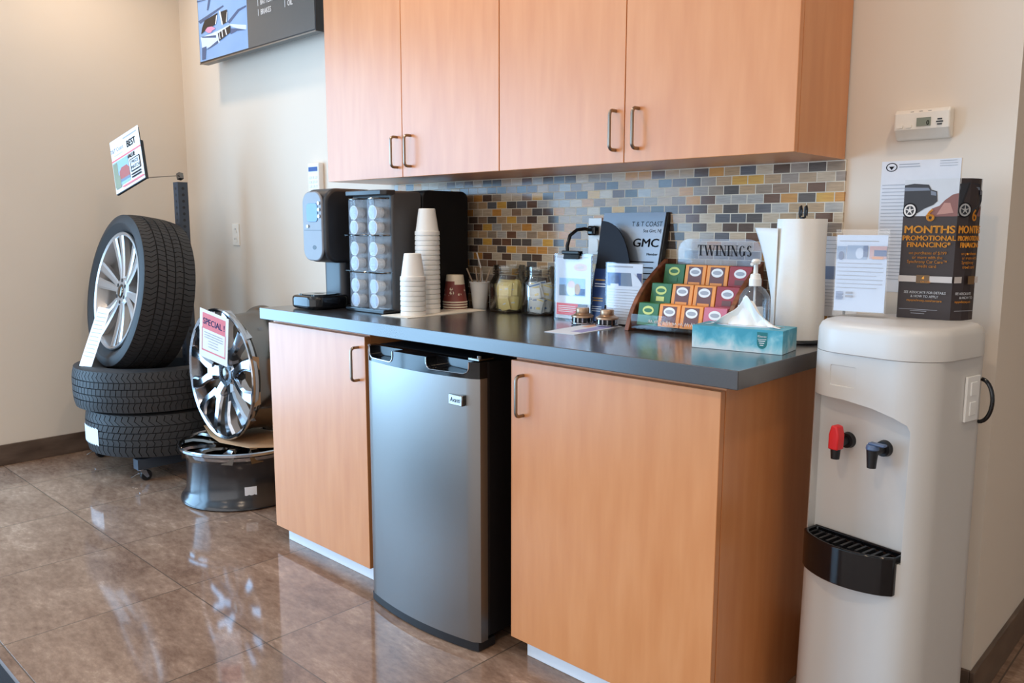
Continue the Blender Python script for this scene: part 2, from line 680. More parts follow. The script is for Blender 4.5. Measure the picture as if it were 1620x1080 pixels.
def base_cabinet(x0, x1, hx, label, left_end):
    t = thing('base_cabinet', label, 'cabinet', (x0, 0, 0))
    wd = x1 - x0
    c = MB()
    c.box(.001, .019, -.588, -.02, .0585, .8715).box(.019, wd - .019, -.588, -.02, .0585, .078)
    c.box(.019, wd - .019, -.588, -.02, .853, .8715).box(.019, wd - .019, -.03, -.02, .078, .853)
    c.box(wd - .019, wd - .001, -.588, -.02, .0585 if left_end else 0.001, .8715)
    c.obj('carcass', M_wood, t, smooth=0)
    d = MB().box(.0, wd - .002, -.6095, -.59, .058, .857).obj('door', M_wood, t, smooth=0, bevel=.0015)
    pull(MB(), hx - x0, .709, .819, -.609).obj('handle', M_nickel, d)
    MB().box(.035, wd - .022, -.577, -.562, 0.001, .0583).obj('toe_kick', M_kick, t, smooth=0)
    return t


base_cabinet(-1.959, -1.352, -1.391, 'maple base cabinet left of the fridge, beside the rims', True)
base_cabinet(-.69, -.053, -.645, 'maple base cabinet right of the fridge, next to the water dispenser', False)
tag(MB().box(-1.968, 0, -.64, -.0005, .872, .914).obj('countertop', M_counter, smooth=0, bevel=.002), 'long charcoal laminate countertop over both base cabinets and the fridge', 'countertop')

# ------------------------------------------------------------------ fridge
fr = thing('mini_fridge', 'compact stainless steel fridge with glossy black handle strip under the countertop', 'fridge', (-1.013, 0, 0))
hw = .2535
MB().box(-hw + .004, hw - .004, -.624, -.09, .035, .846).obj('body', M_fblack, fr, smooth=0, bevel=.006)
MB().box(-hw + .001, hw - .001, -.632, -.623, .04, .845).obj('gasket', M_black, fr, smooth=0)


def bow(y0=-.668, bulge=.03, n=24, inset=0., back=-.632):
    pts = []
    for i in range(n + 1):
        x = -hw + inset + (2 * hw - 2 * inset) * i / n
        u = x / hw
        e = min(1, (1 - abs(u)) / .03)
        pts.append((x, y0 - bulge * (1 - u * u) + .008 * (1 - math.sqrt(max(0, 1 - (1 - e) ** 2))) + inset))
    return pts + [(hw - inset, back), (-hw + inset, back)]


dr = MB().prism(bow(), .03, .800, 'z').obj('door', M_steel, fr, smooth=28)
MB().box(.158, .214, -.691, -.679, .722, .752).obj('badge_plate', M_darkchrome, dr, (0, 0, 0), bevel=.002)
bd = MB()
bd.box(.160, .212, -.6925, -.6905, .724, .750)
bd.text('Avanti', .019, .186, .7315, -.6928, 1, 'CENTER', .85, .012, shear=.25)
bd.obj('badge', [M_silver, M_ink], dr, smooth=0, fix=False)
cap = MB().prism(bow(-.669), .8005, .847, 'z').obj('handle_strip', M_gblack, fr, smooth=28)
cut(cap, [MB().prism(rrect(-.225, -.085, .812, .86, .02), -.75, -.655, 'y'), MB().prism(rrect(.07, .225, .812, .86, .02), -.75, -.655, 'y')])
soften(cap, .002)
for x0, x1 in ((-.225, -.085), (.07, .225)):
    uu = [(x0, .846)] + rrect(x0, x1, .812, .87, .02, 5)[12:] + [(x1, .846)]
    MB().tube([(p, -.670 - .03 * (1 - (p / hw) ** 2), q) for p, q in uu], .0018, 6).obj('grip_rim', M_chrome, cap)
MB().prism(bow(-.67, .03, 24, .004, -.60), .004, .0295, 'z').obj('plinth', M_black, fr, smooth=28)
MB().box(-.2, .2, -.60, -.1, .0, .0345).obj('underframe', M_black, fr, smooth=0)
hg = MB().box(.205, .25, -.66, -.60, .848, .856).cyl((.236, -.645, .847), (.236, -.645, .862), .007)
hg.obj('hinge', M_darkchrome, fr, smooth=30, bevel=.002)

# ------------------------------------------------------------------ water dispenser
wd = thing('water_dispenser', 'tall white water dispenser with red and blue taps beside the counter end', 'water dispenser', (.19, -.25, 0), -11)


def sq(a, r, n=10):
    return rrect(-a, a, -a, a, r, n)


body = MB()
levels = [(0, .150), (.02, .1525), (.45, .148), (.935, .146)]
rings = [(z, sq(a, .075)) for z, a in levels]
k = len(rings[0][1])
vs = [(x, y, z) for z, rg in rings for x, y in rg]
fs = [tuple(range(k)), tuple(range(4 * k - 1, 3 * k - 1, -1))] + [(i * k + j, i * k + (j + 1) % k, (i + 1) * k + (j + 1) % k, (i + 1) * k + j) for i in range(3) for j in range(k)]
body.add(vs, fs)
bo = body.obj('body', M_cooler, wd, smooth=40)
rec = MB().prism([(-.124, .494), (.112, .494), (.112, .786), (.106, .800), (.08, .812), (.03, .824), (-.04, .832), (-.124, .834)], -.3, -.100, 'y')
pan = MB().prism(rrect(-.075, -.012, .862, .908, .004), -.3, -.1445, 'y')
cut(bo, [rec, pan])
soften(bo, .006, 3)
lid = MB()
lr = [(.9352, .150, .095), (.937, .153, .1), (.985, .152, .1), (.997, .148, .1), (1.003, .140, .095), (1.006, .128, .09)]
rings = [(z, sq(a, r_)) for z, a, r_ in lr]
vs = [(x, y, z) for z, rg in rings for x, y in rg]
n_ = len(lr)
fs = [tuple(range(k)), tuple(range(n_ * k - 1, (n_ - 1) * k - 1, -1))] + [(i * k + j, i * k + (j + 1) % k, (i + 1) * k + (j + 1) % k, (i + 1) * k + j) for i in range(n_ - 1) for j in range(k)]
lid.add(vs, fs)
lid.obj('lid', M_cooler, wd, smooth=40)


def faucet(name, x, z, col, lever):
    t = MB().cyl((x, -.0985, z), (x, -.112, z), .019, .017).cyl((x, -.112, z), (x, -.150, z - .002), .0095)
    t.cyl((x, -.150, z + .004), (x, -.150, z - .036), .0125, .0095)
    o = t.obj(name, M_black, wd, smooth=40)
    h = MB()
    if lever == 'cap':
        h.prism([(-.012, -.014), (.012, -.014), (.013, .02), (.008, .04), (-.006, .042), (-.012, .02)], -.163, -.137, 'y', M=Matrix.Translation((x, 0, z)))
    else:
        h.cyl((x, -.150, z + .004), (x, -.150, z + .016), .0145, .0125)
        h.box(x - .008, x + .03, -.158, -.142, z + .015, z + .021)
    h.obj('lever', col, o, smooth=40, bevel=.003)


faucet('hot_tap', -.048, .731, M_red, 'cap')
faucet('cold_tap', .040, .731, M_blue, 'bar')
tray = MB()
tp = [(-.118, -.1015)] + [(-.118 + .224 * i / 14, -.13 - .045 * math.sin(PI * i / 14) ** .7 - .020) for i in range(15)] + [(.106, -.1015)]
tray.prism(tp, .422, .5095, 'z')
tr = tray.obj('drip_tray', M_gblack, wd, smooth=35)
tin = [(-.006 + (x + .006) * .94, -.108 if y > -.12 else y + .008) for x, y in tp]
cut(tr, [MB().prism(tin, .496, .53, 'z')])
soften(tr, .003)
gr = MB()
for i in range(11):
    x = -.108 + i * .018
    gr.box(x, x + .006, -.160, -.115, .4965, .5025)
gr.obj('drip_grille', M_black, tr, smooth=0)
pl = MB().box(.147, .1525, .012, .068, .795, .895)
pl.box(.152, .1545, .027, .053, .852, .882).box(.152, .1545, .027, .053, .808, .838)
pl.obj('switch_plate', M_white, wd, smooth=0, bevel=.0015)
MB().tube([(.147 + .026 * math.sin(R(a)), .085, .835 + .048 * math.cos(R(a))) for a in range(0, 181, 12)], .0045).obj('power_cord', M_gblack, wd)

# ------------------------------------------------------------------ coffee corner
ZC = .9142
M_grey = mat('silver_grey_plastic', (142, 146, 154), .42, spec=.35)
M_lcd = mat('blue_display', (112, 150, 196), .35, emit=.1, spec=.3)
M_char = mat('charcoal_plastic', (40, 40, 44), .38, var=.1)
br = thing('coffee_brewer', 'coffee brewer with silver face and blue display at the left counter end', 'coffee maker', (-1.797, -.37, ZC))
MB().prism(rrect(-.075, .075, -.075, .12, .03), 0, .012, 'z').obj('base', M_black, br, bevel=.003)
MB().prism(rrect(-.066, .062, -.055, .118, .025), .012, .19, 'z').obj('column', M_blue if False else M_char, br, bevel=.003)
hd = MB().prism(rrect(-.13, .12, .168, .440, .055, 8), -.076, .074, 'x').obj('head', M_char, br, bevel=.012, seg=3)
fp = MB().prism(rrect(-.066, .060, .176, .428, .045, 10), -.137, -.126, 'y').obj('front_panel', M_grey, br, bevel=.004)
MB().prism(rrect(-.036, .036, .318, .386, .016, 6), -.1395, -.1365, 'y').obj('display', M_lcd, fp, bevel=.001)
for i, z in enumerate((.385, .362, .338)):
    MB().cyl((.046, -.136, z), (.046, -.142, z), .0065, n=16).obj('button', M_chrome, fp)
MB().cyl((-.03, -.136, .302), (-.03, -.141, .302), .006, n=16).obj('button', M_chrome, fp)
sm = MB().box(-.056, .056, -.1376, -.137, .287, .2885)
sm.prism(ell(.008, .225, .012, .008), -.1376, -.137, 'y')
sm.obj('seam', M_char, fp, smooth=0)
ty = MB().prism(rrect(-.085, .088, -.20, -.03, .045, 8), .002, .05, 'z').obj('drip_tray', M_gblack, br, bevel=.012, seg=3)
gp = MB()
gp.lathe([(.02, .0515), (.062, .0515), (.064, .054), (.058, .0545), (.02, .0545), (.02, .0515)], 40, M=Matrix.Translation((0, -.118, 0)))
for i in range(-4, 5):
    gp.box(i * .012 - .002, i * .012 + .002, -.118 - .055, -.118 + .055, .0505, .0535)
gp.obj('drip_plate', M_darkchrome, ty)

# pod rack
M_bluefoil = mat('pod_lid_foil', (172, 190, 214), .45, var=.15, scale=90, spec=.3)
M_redfoil = mat('red_pod_lid', (206, 120, 130), .3, .2)
pr = thing('pod_rack', 'tall black coffee pod rack with three clear fronted bins beside the brewer', 'pod rack', (-1.5465, -.46, ZC))
hs = MB()
hs.prism(rrect(.034, .168, .002, .424, .018, 6), -.1165, .1165, 'x')
hs.obj('housing', mat('grey_charcoal_plastic', (66, 64, 65), .42, var=.08), pr, bevel=.008, seg=3)
MB().prism(rrect(.170, .392, .0, .43, .03, 8), -.112, .1165, 'x').obj('rear_housing', M_fblack, pr, bevel=.004)
MB().box(-.113, .113, -.008, .05, 0, .014).obj('base_plinth', M_gblack, pr, smooth=0, bevel=.003)
MB().prism([(-.1165, .05), (-.1165, .012), (-.10, -.004), (-.03, -.012), (.03, -.012), (.10, -.004), (.1165, .012), (.1165, .05)], .408, .426, 'z').obj('top_cap', M_char, pr, bevel=.003)
for i, z in enumerate((.016, .146, .272)):
    b = MB()
    wv = []
    for sgn in (-1, 1):
        wv += [(sgn * .055 + .053 * math.cos(R(180 - a)), .030 - .040 * math.sin(R(a))) for a in range(0, 181, 15)]
    vs = [(x, y, z) for x, y in wv] + [(x, y, z + .124) for x, y in wv]
    nn = len(wv)
    b.add(vs, [(j, j + 1, nn + j + 1, nn + j) for j in range(nn - 1)])
    bo_ = b.obj('bin_cover', M_hazed, pr, smooth=50)
    wv2 = [(x, y - .0015) for x, y in wv]
    MB().tube([(x, y, z + .125) for x, y in wv2], .0028, 6).obj('bin_rim', M_darkchrome, bo_)
    MB().box(-.112, .112, -.004, .034, z - .003, z).obj('bin_floor', M_acr, bo_, smooth=0)
pod0 = None
pk = 0
for i, z in enumerate((.016, .146, .272)):
    for cx in (-.055, .055):
        for q in range(2):
            M = Matrix.Rotation(R(90), 4, 'X')
            if pod0 is None:
                p = thing('coffee_pod', '', 'coffee pod')
                MB().lathe([(0, -.030), (.0165, -.030), (.0182, -.026), (.022, .009), (.0245, .0095), (.0245, .0105), (.0225, .0108)], 24, M=M).obj('cup', M_white, p, smooth=40)
                MB().lathe([(0, .0112), (.0225, .0108)], 24, M=M).obj('foil_lid', M_bluefoil, p)
                pod0 = p
            else:
                p = dup(pod0)
            row = ('bottom', 'middle', 'top')[i]
            p.location = (-1.5465 + cx, -.46 + .007, ZC + z + .0262 + q * .0515)
            p['label'] = '%s pod on the %s side of the %s bin of the black pod rack' % (('lower', 'upper')[q], 'left' if cx < 0 else 'right', row)
            p['group'] = 'coffee pods in the rack'

# cups
M_tan = mat('plain_paper_towel', (238, 230, 216), .8, var=.03, scale=200, bump=.3)
tag(MB().prism([(-.068, -.2), (.068, -.196), (.066, .17), (-.062, .172)], 0, .002, 'z').obj('paper_liner', M_tan, None, (-1.345, -.295, ZC), smooth=0), 'folded white paper sheet lying under the foam cup stacks', 'paper')


def cup_mesh(rb, rt, h, lip):
    return [(rb - .0012, .0002), (rb + lip, 0), (rb + lip + .0006, .0025), (rb + lip * .8, .0142), (rb - .0020, .0150), (rt, h - .002), (rt - .002, h), (0, h), (0, h - .0015), (rt - .0016, h - .0025), (rb - .0012, .0002)]


cup0 = tag(MB().lathe(cup_mesh(.0418, .0288, .092, .0012), 40).obj('foam_cup', M_foam, smooth=35), '', 'cup')
first = True
for nm, cx, cy, n in (('short', -1.332, -.420, 8), ('tall', -1.366, -.325, 17)):
    for i in range(n):
        c = cup0 if first else dup(cup0)
        first = False
        c.location = (cx, cy, ZC + .0025 + i * .0168)
        c.rotation_euler = (0, 0, i * 1.3)
        pos = 'topmost with its whole side showing' if i == n - 1 else 'bottom one' if i == 0 else ('second third fourth fifth sixth seventh eighth ninth tenth eleventh twelfth thirteenth fourteenth fifteenth sixteenth'.split()[i - 1] + ' from the bottom')
        c['label'] = 'upside-down white foam cup in the %s stack, %s' % (nm, pos)
        c['group'] = 'white foam cups stacked upside down'
M_cream = mat('cream_cup_print', (226, 212, 190), .5)
M_maroon = mat('maroon_cup_print', (128, 62, 56), .5)


def red_face(a, q):
    if q in (3, 4, 5, 6, 7):
        z = (0, 0, 0, 1, 2, 3, 4, 5)[q]
        if z >= 4 + (1 if math.sin(a + .9) < 0 else 0):
            return 1
        return 2
    return 1


rp = [(.0438, .0002), (.045, 0), (.0458, .0025), (.0440, .005)] + [(.0428 - .0115 * t, .006 + .092 * t) for t in (.3, .5, .65, .78, 1)] + [(.030, .100), (0, .0995), (0, .0985), (.0308, .0975), (.0438, .0002)]
rc = MB().lathe(rp, 40, mf=red_face)
for (da, dz, s) in ((-2.2, .045, .006), (-1.9, .028, .005), (-1.1, .05, .007), (-1.05, .036, .009), (-.8, .02, .006), (-1.3, .024, .005), (-.3, .03, .007), (-2.7, .03, .006), (.4, .045, .006)):
    r_ = .0428 - .0115 * (dz - .006) / .092 + .0005
    for o_ in (0, .12):
        P = [(da + o_ + s / r_ * math.cos(t), dz + o_ * .04 + s * .8 * math.sin(t)) for t in [i * PI / 5 for i in range(10)]]
        rc.add([((.0428 - .0115 * (z - .006) / .092 + .0002) * math.cos(a), (.0428 - .0115 * (z - .006) / .092 + .0002) * math.sin(a), z) for a, z in P], [tuple(range(10))], 1 if o_ == 0 else 2)
redcup = rc.obj('paper_cup', [M_foam, M_cream, M_maroon], smooth=35)
for i in range(4):
    c = redcup if i == 0 else dup(redcup)
    tag(c, ('bottom cup, only its rim showing', 'second cup from the bottom, only its rim showing', 'third cup from the bottom, only its rim showing', 'topmost cup, maroon with cream pattern and whole side showing')[i] + ' of the maroon cup stack', 'cup', 'maroon paper cups stacked upside down')
    c.location = (-1.386, -.178, ZC + .0001 + i * .0092)
sc_ = MB().lathe([(0, .0), (.0255, 0), (.0262, .002), (.037, .095), (.0395, .096), (.0398, .0985), (.0385, .1), (.036, .0985), (.0245, .004), (0, .003)], 40)
tag(sc_.obj('stirrer_cup', M_foam, None, (-1.355, -.082, ZC), smooth=35), 'upright white foam cup holding thin stir straws by the jars', 'cup')
M_straw = mat('tan_straw', (190, 164, 138), .5)
for lab, tip, curve, m_ in (('tan stir straw leaning furthest left in the foam cup', (-.046, -.022, .148), 0, M_straw), ('tan stir straw leaning a little left in the foam cup', (-.022, .0, .15), 0, M_straw),
                            ('tall white bent straw rising above the others in the foam cup', (-.035, .02, .205), .02, M_foam), ('tan stir straw standing almost upright in the foam cup', (.012, -.005, .15), 0, M_straw),
                            ('tan stir straw leaning right in the foam cup', (.048, .010, .15), 0, M_straw)):
    b0 = Vector((-tip[0] * .22, -tip[1] * .2, .006))
    tp_ = Vector(tip)
    P = [b0.lerp(tp_, t / 8) + Vector((curve * math.sin(PI * t / 8), 0, 0)) for t in range(9)]
    tag(MB().tube(P, .0028 if not curve else .0026, 8).obj('stir_straw', m_, None, (-1.355, -.082, ZC)), lab, 'straw', 'stir straws in the foam cup')

# jars of packets
M_yel = mat('yellow_packet', (244, 222, 142), .45, var=.06, scale=120)
M_wpk = mat('white_packet', (232, 236, 240), .45, var=.04, scale=120)
M_bpk = mat('blue_print', (96, 134, 190), .5)


def jar(x, y, r, label, contents, grp, desc, seed):
    t = thing('glass_jar', label, 'jar', (x, y, ZC))
    p = [(0, .001), (r - .008, .001), (r - .002, .006), (r, .014), (r, .095), (r - .004, .112), (r - .012, .124), (r - .015, .132), (r - .0125, .135), (r - .015, .139), (r - .0125, .143), (r - .015, .148), (r - .0125, .152), (r - .015, .158), (r - .0145, .166), (r - .0175, .166), (r - .018, .13), (r - .007, .108), (r - .003, .094), (r - .003, .016), (r - .01, .0055), (0, .0045)]
    MB().lathe(p, 56).obj('jar_body', M_glass, t, smooth=40)
    rnd = random.Random(seed)
    n = 0
    for layer, z in ((0, .008), (1, .055)):
        for i in range(9):
            yy = -.041 + i * .0102
            half = math.sqrt(max(0, (r - .0165) ** 2 - (abs(yy) + .006) ** 2))
            wv = min(.046, half * 1.25)
            for sg in ((-1, 1) if half > .04 else (0,)):
                cx = sg * half * .5
                w2 = min(.042, half * .92) if sg else wv
                hh = .040 + rnd.random() * .014
                bend = (rnd.random() - .5) * .003
                mb = MB()
                yv = [0, bend, 0]
                xs = [-w2 / 2, 0, w2 / 2]
                for a in range(2):
                    P = [(xs[a], yv[a], 0), (xs[a + 1], yv[a + 1], 0), (xs[a + 1], yv[a + 1], hh), (xs[a], yv[a], hh)]
                    q = [(u_, v_ + .0024, s_) for u_, v_, s_ in P]
                    mb.add(P + q, [(0, 1, 2, 3), (7, 6, 5, 4), (0, 4, 5, 1), (3, 2, 6, 7), (1, 5, 6, 2), (0, 3, 7, 4)])
                mats = [contents[0]]
                if contents[1]:
                    k = rnd.random()
                    mats = [contents[0], M_bpk if k < .7 else M_yel]
                    mb.flat([(-w2 * .3, hh * .2), (w2 * .25, hh * .25), (w2 * .2, hh * .42), (-w2 * .3, hh * .36)], min(yv) - .0004, 1)
                    mb.flat([(-w2 * .45, hh * .86), (w2 * .45, hh * .86), (w2 * .45, hh * .95), (-w2 * .45, hh * .95)], min(yv) - .0004, 1)
                else:
                    mats.append(M_ink if rnd.random() < .35 else M_wpk)
                    mb.flat([(-w2 * .2, hh * .45), (w2 * .15, hh * .5), (w2 * .1, hh * .6), (-w2 * .22, hh * .53)], min(yv) - .0004, 1)
                o = mb.obj('sweetener_packet', mats, None, smooth=0)
                ca, sa = math.cos(R(28)), math.sin(R(28))
                o.location = (x + cx * ca - yy * sa, y + cx * sa + yy * ca, ZC + z + (.003 if layer else 0) + rnd.random() * .002)
                o.rotation_euler = (R(rnd.uniform(-5, 5)), R(rnd.uniform(-17, 17)), R(28 + rnd.uniform(-8, 8)))
                tag(o, desc, 'sweetener packet', grp)
                n += 1
    return t


jar(-1.197, -.088, .0715, 'clear glass jar full of yellow sweetener packets against the mosaic', (M_yel, 0), 'packets in the first jar', 'yellow sweetener packet standing inside the glass jar', 3)
jar(-1.052, -.084, .068, 'clear glass jar full of white and blue packets behind the clipped sign', (M_wpk, 1), 'packets in the second jar', 'white sweetener packet with blue print standing inside the glass jar', 5)

# ------------------------------------------------------------------ signs along the backsplash
M_photo1 = mat('photo_sky', (150, 186, 226), .5)
M_photo2 = mat('photo_skin', (226, 176, 150), .5)
M_photo3 = mat('photo_grey', (120, 132, 150), .5)
M_skyb = mat('photo_deep_blue', (48, 84, 150), .5)
M_tanink = mat('photo_tan', (206, 176, 148), .6)
d1 = thing('sign_holder', 'clear plastic sign holder with photo sheet and pink lower strip, clamped by the black clip', 'sign', (-.858, -.145, ZC), 2)
sheet('paper_sheet', .142, .205, [('l', -.066, .066, .198, 1, .02, .003, M_gink),
      ('p', [(-.05, .15), (-.045, .172), (-.02, .186), (.06, .186), (.062, .155), (.03, .150)], M_lpaper), ('p', ell(.03, .168, .028, .013), M_photo2), ('p', ell(.032, .168, .013, .006), M_tanink),
      ('r', -.055, .075, .05, .132, M_photo1), ('r', -.055, .075, -.01, .11, M_photo3), ('p', ell(-.005, .098, .02, .024), M_lpaper), ('p', ell(-.004, .112, .014, .012), M_photo2), ('r', .012, .078, .05, .1, M_skyb), ('p', ell(.02, .098, .012, .018), M_tanink),
      ('r', -.064, .012, .024, .05, M_pink), ('l', -.056, .016, .04, 4, .006, .002, M_paper), ('r', .024, .03, .062, .05, M_photo3), ('r', .03, .012, .062, .026, M_tanink)], M_lpaper, parent=d1, loc=(0, .0015, .004))
fo = MB().box(-.075, .075, -.0025, -.0012, 0, .216).box(-.075, .075, .0045, .0058, 0, .216).box(-.075, .075, -.03, -.0025, 0, .002)
fo.obj('holder', M_acr, d1, smooth=0)
cl = thing('binder_clip', 'black spring clip biting the top edge of the clear sign holder', 'clip', (-.858, -.145, ZC + .202))
MB().prism([(-.012, -.004), (-.0065, .022), (.010, .022), (.0155, -.004), (.0068, -.002), (.0058, .016), (-.0028, .016), (-.0035, -.002)], -.031, .031, 'x').obj('spring', M_gblack, cl, smooth=0)
MB().box(-.036, .036, -.016, -.007, .012, .023).obj('lever', M_black, cl, smooth=0, bevel=.003)
ou = thing('wall_outlet', 'white outlet plate on the mosaic behind the clipped sign holder', 'outlet', (-.872, -.008, 1.183))
MB().box(-.028, .028, -.006, 0, -.06, .062).obj('cover_plate', M_white, ou, smooth=0, bevel=.002)
MB().prism(rrect(-.015, .015, -.05, -.008, .008), -.009, -.0055, 'y').obj('receptacle', M_white, ou, smooth=0)
cd = thing('power_cord', 'black cord with a plug arching from the white wall outlet', 'cord', (-.872, -.008, 1.183))
MB().box(-.014, .02, -.032, -.0062, .004, .036).obj('plug', M_gblack, cd, smooth=0, bevel=.006)
MB().tube([(.002, -.03, .022), (-.008, -.052, .026), (-.022, -.075, .022), (-.034, -.095, .004), (-.037, -.105, -.03), (-.03, -.108, -.08), (-.02, -.108, -.15), (-.012, -.106, -.22), (-.008, -.10, -.268)], .006).obj('cable', M_gblack, cd)

M_plq = mat('brushed_plaque', (150, 160, 172), .35, .55, var=.04, scale=80, stretch=(1, 1, 30))
pq = thing('plaque', 'grey metal award plaque leaning on the mosaic behind the leaflets', 'plaque', (-.702, -.104, ZC + .0056))
pq.rotation_euler = (R(-14), 0, 0)
MB().box(-.125, .119, .001, .022, 0, .352).obj('backing', M_black, pq, smooth=0, bevel=.002)
mb = MB().box(-.125, .113, -.004, .0005, 0, .350)
mats = [M_plq]
printed(mb, [('t', 'T & T COAST', .107, .305, .0225, 'RIGHT', .86, .0, M_ink), ('t', 'Sea Girt, NJ', .107, .286, .0155, 'RIGHT', .9, .0, M_ink), ('t', 'GMC', .106, .240, .037, 'RIGHT', 1.2, .025, M_ink),
             ('t', 'Member', .107, .213, .011, 'RIGHT', 1.1, .01, M_ink), ('l', -.03, .102, .190, 1, .02, .0032, M_ink), ('l', .012, .102, .172, 1, .02, .0032, M_ink), ('l', .028, .102, .154, 1, .02, .003, M_ink), ('l', .05, .102, .136, 1, .02, .003, M_ink), ('l', .06, .102, .12, 1, .02, .003, M_ink)], -.004, mats)
mb.obj('face_plate', mats, pq, smooth=0, fix=False)
M_navyb = mat('dark_navy_board', (34, 37, 46), .6, var=.1, spec=.2)
M_navyc = mat('navy_leaflet', (36, 62, 116), .4, var=.05)
M_gold = mat('gold_ink', (190, 150, 70), .4)
lb = thing('leaflet_display', 'dark quarter-round leaflet display with blue leaflet leaning in front of the plaque', 'display', (-.800, -.126, ZC + .001))
lb.rotation_euler = (R(-10), 0, 0)
MB().prism([(0, 0)] + [(.136, 0)] + ell(.0, .12, .136, .204, 16, 0, 90), -.003, .003, 'y').obj('board', M_navyb, lb, smooth=40)
sheet('leaflet', .055, .168, [('l', .006, .046, .13, 1, .02, .004, M_gold), ('l', .006, .05, .118, 2, .008, .003, M_lpaper), ('l', .006, .046, .072, 2, .008, .003, M_gold), ('l', .006, .046, .045, 3, .007, .002, M_lpaper)], M_navyc, parent=lb, loc=(0, -.0045, .001), x0=0)

f1 = thing('leaflet_holder', 'clear leaflet holder with a blue headed white flyer left of the tea rack', 'sign', (-.648, -.154, ZC), 3)
sheet('flyer', .128, .186, [('r', -.06, .174, .03, .179, M_gink), ('r', -.062, .118, -.012, .158, M_skyb), ('p', ell(-.034, .138, .018, .014), M_navy), ('r', -.05, .116, -.02, .124, M_lpaper), ('r', -.012, .118, .03, .158, M_photo3), ('p', [(.03, .118), (.062, .118), (.062, .13), (.034, .158), (.024, .158)], M_lpaper), ('p', [(.045, .15), (.062, .128), (.062, .158), (.045, .158)], M_navy),
      ('l', -.058, .055, .106, 12, .0085, .0015, M_gink)], M_lpaper, parent=f1, loc=(0, .0015, .004))
MB().box(-.067, .067, -.0025, -.0012, 0, .193).box(-.067, .067, .0045, .0058, 0, .193).box(-.067, .067, .0058, .012, 0, .002).obj('holder', M_acr, f1, smooth=0)

# handout under two turned spools
M_lil = mat('lilac_ink', (160, 156, 206), .5)
ho = MB().prism([(-.050, -.135), (.055, -.128), (.033, .128), (-.08, .132)], 0, .0012, 'z')
for P, m_ in (([(.0, -.08), (.042, -.078), (.03, .09), (-.01, .09)], 1), ([(-.045, .03), (-.02, .03), (-.026, .1), (-.055, .1)], 2)):
    ho.add([(a, b, .0014) for a, b in P], [(0, 1, 2, 3)], m_)
tag(ho.obj('handout', [M_lpaper, M_lil, M_photo2], None, (-.672, -.302, ZC), smooth=0, fix=False), 'printed handout lying flat on the counter under the two spools', 'paper')
M_bronze = mat('bronze_metal', (176, 146, 120), .34, .75, var=.05)


def spool(x, y, label):
    t = thing('display_spool', label, 'spool', (x, y, ZC + .0014), 0, 'metal spools on the counter')
    MB().lathe([(0, 0), (.033, 0), (.036, .003), (.036, .006), (.033, .008), (0, .008)], 40).obj('base_ring', M_chrome, t, smooth=40)
    f = MB().lathe([(0, .0078), (.026, .0078), (.026, .022), (0, .022)], 32)
    f.obj('core', M_black, t, smooth=40)
    p = MB()
    for i in range(14):
        a = 2 * PI * i / 14
        p.box(.026, .033, -.0022, .0022, .0078, .0215, M=Matrix.Rotation(a, 4, 'Z'))
    p.obj('fins', M_chrome, t, smooth=0)
    MB().lathe([(0, .0212), (.034, .0212), (.0355, .023), (.035, .027), (.026, .031), (.024, .0335), (0, .0335)], 40).obj('flange', M_bronze, t, smooth=35)
    MB().lathe([(0, .033), (.020, .033), (.021, .035), (.021, .048), (.019, .051), (0, .0515)], 40).obj('top_knob', M_bronze, t, smooth=35)


spool(-.762, -.212, 'bronze metal spool in front of the clipped sign holder')
spool(-.672, -.205, 'bronze metal spool in front of the blue headed flyer')

# ------------------------------------------------------------------ tea rack
tr_ = thing('tea_rack', 'walnut sided tea rack with clear lettered header and three tiers', 'rack', (-.392, -.02, ZC))
prof = [(-.226, 0), (-.022, 0), (-.022, .205), (-.034, .198), (-.063, .182), (-.093, .163), (-.124, .141), (-.152, .117), (-.177, .091), (-.198, .062), (-.213, .034), (-.221, .014)]
for x0 in (-.187, .1275):
    MB().prism([(y, z) for y, z in prof], x0, x0 + .015, 'x').obj('side_panel', M_maple_dark, tr_, smooth=0, bevel=.002)
for i, (y0, y1, z) in enumerate(((-.205, -.15, .018), (-.140, -.085, .072), (-.072, -.022, .126))):
    MB().box(-.171, .1265, y0, y1, z - .008, z).box(-.171, .1265, y1 - .005, y1 + .002, z, z + .05).obj('shelf', M_acr, tr_, smooth=0)
MB().box(-.171, .1265, -.215, -.205, .008, .012).box(-.171, .1265, -.2155, -.213, .012, .05).obj('front_lip', M_acr, tr_, smooth=0)
sq_ = MB()
rn = random.Random(11)
x = -.11
while x < .06:
    pts = [(x + t * .0035, -.2162, .030 + (.007 if t % 2 else -.002) * rn.uniform(.6, 1.2)) for t in range(5)]
    sq_.tube(pts, .0011, 5)
    x += .02
sq_.obj('script_lettering', M_paper, tr_)
hdr = MB().prism([(-.142, .06), (.130, .06), (.130, .232)] + ell(.088, .232, .042, .034, 8, 0, 90) + ell(-.10, .232, .042, .034, 8, 90, 180), -.016, -.013, 'y')
hdr.obj('header', M_hazed, tr_, smooth=0)


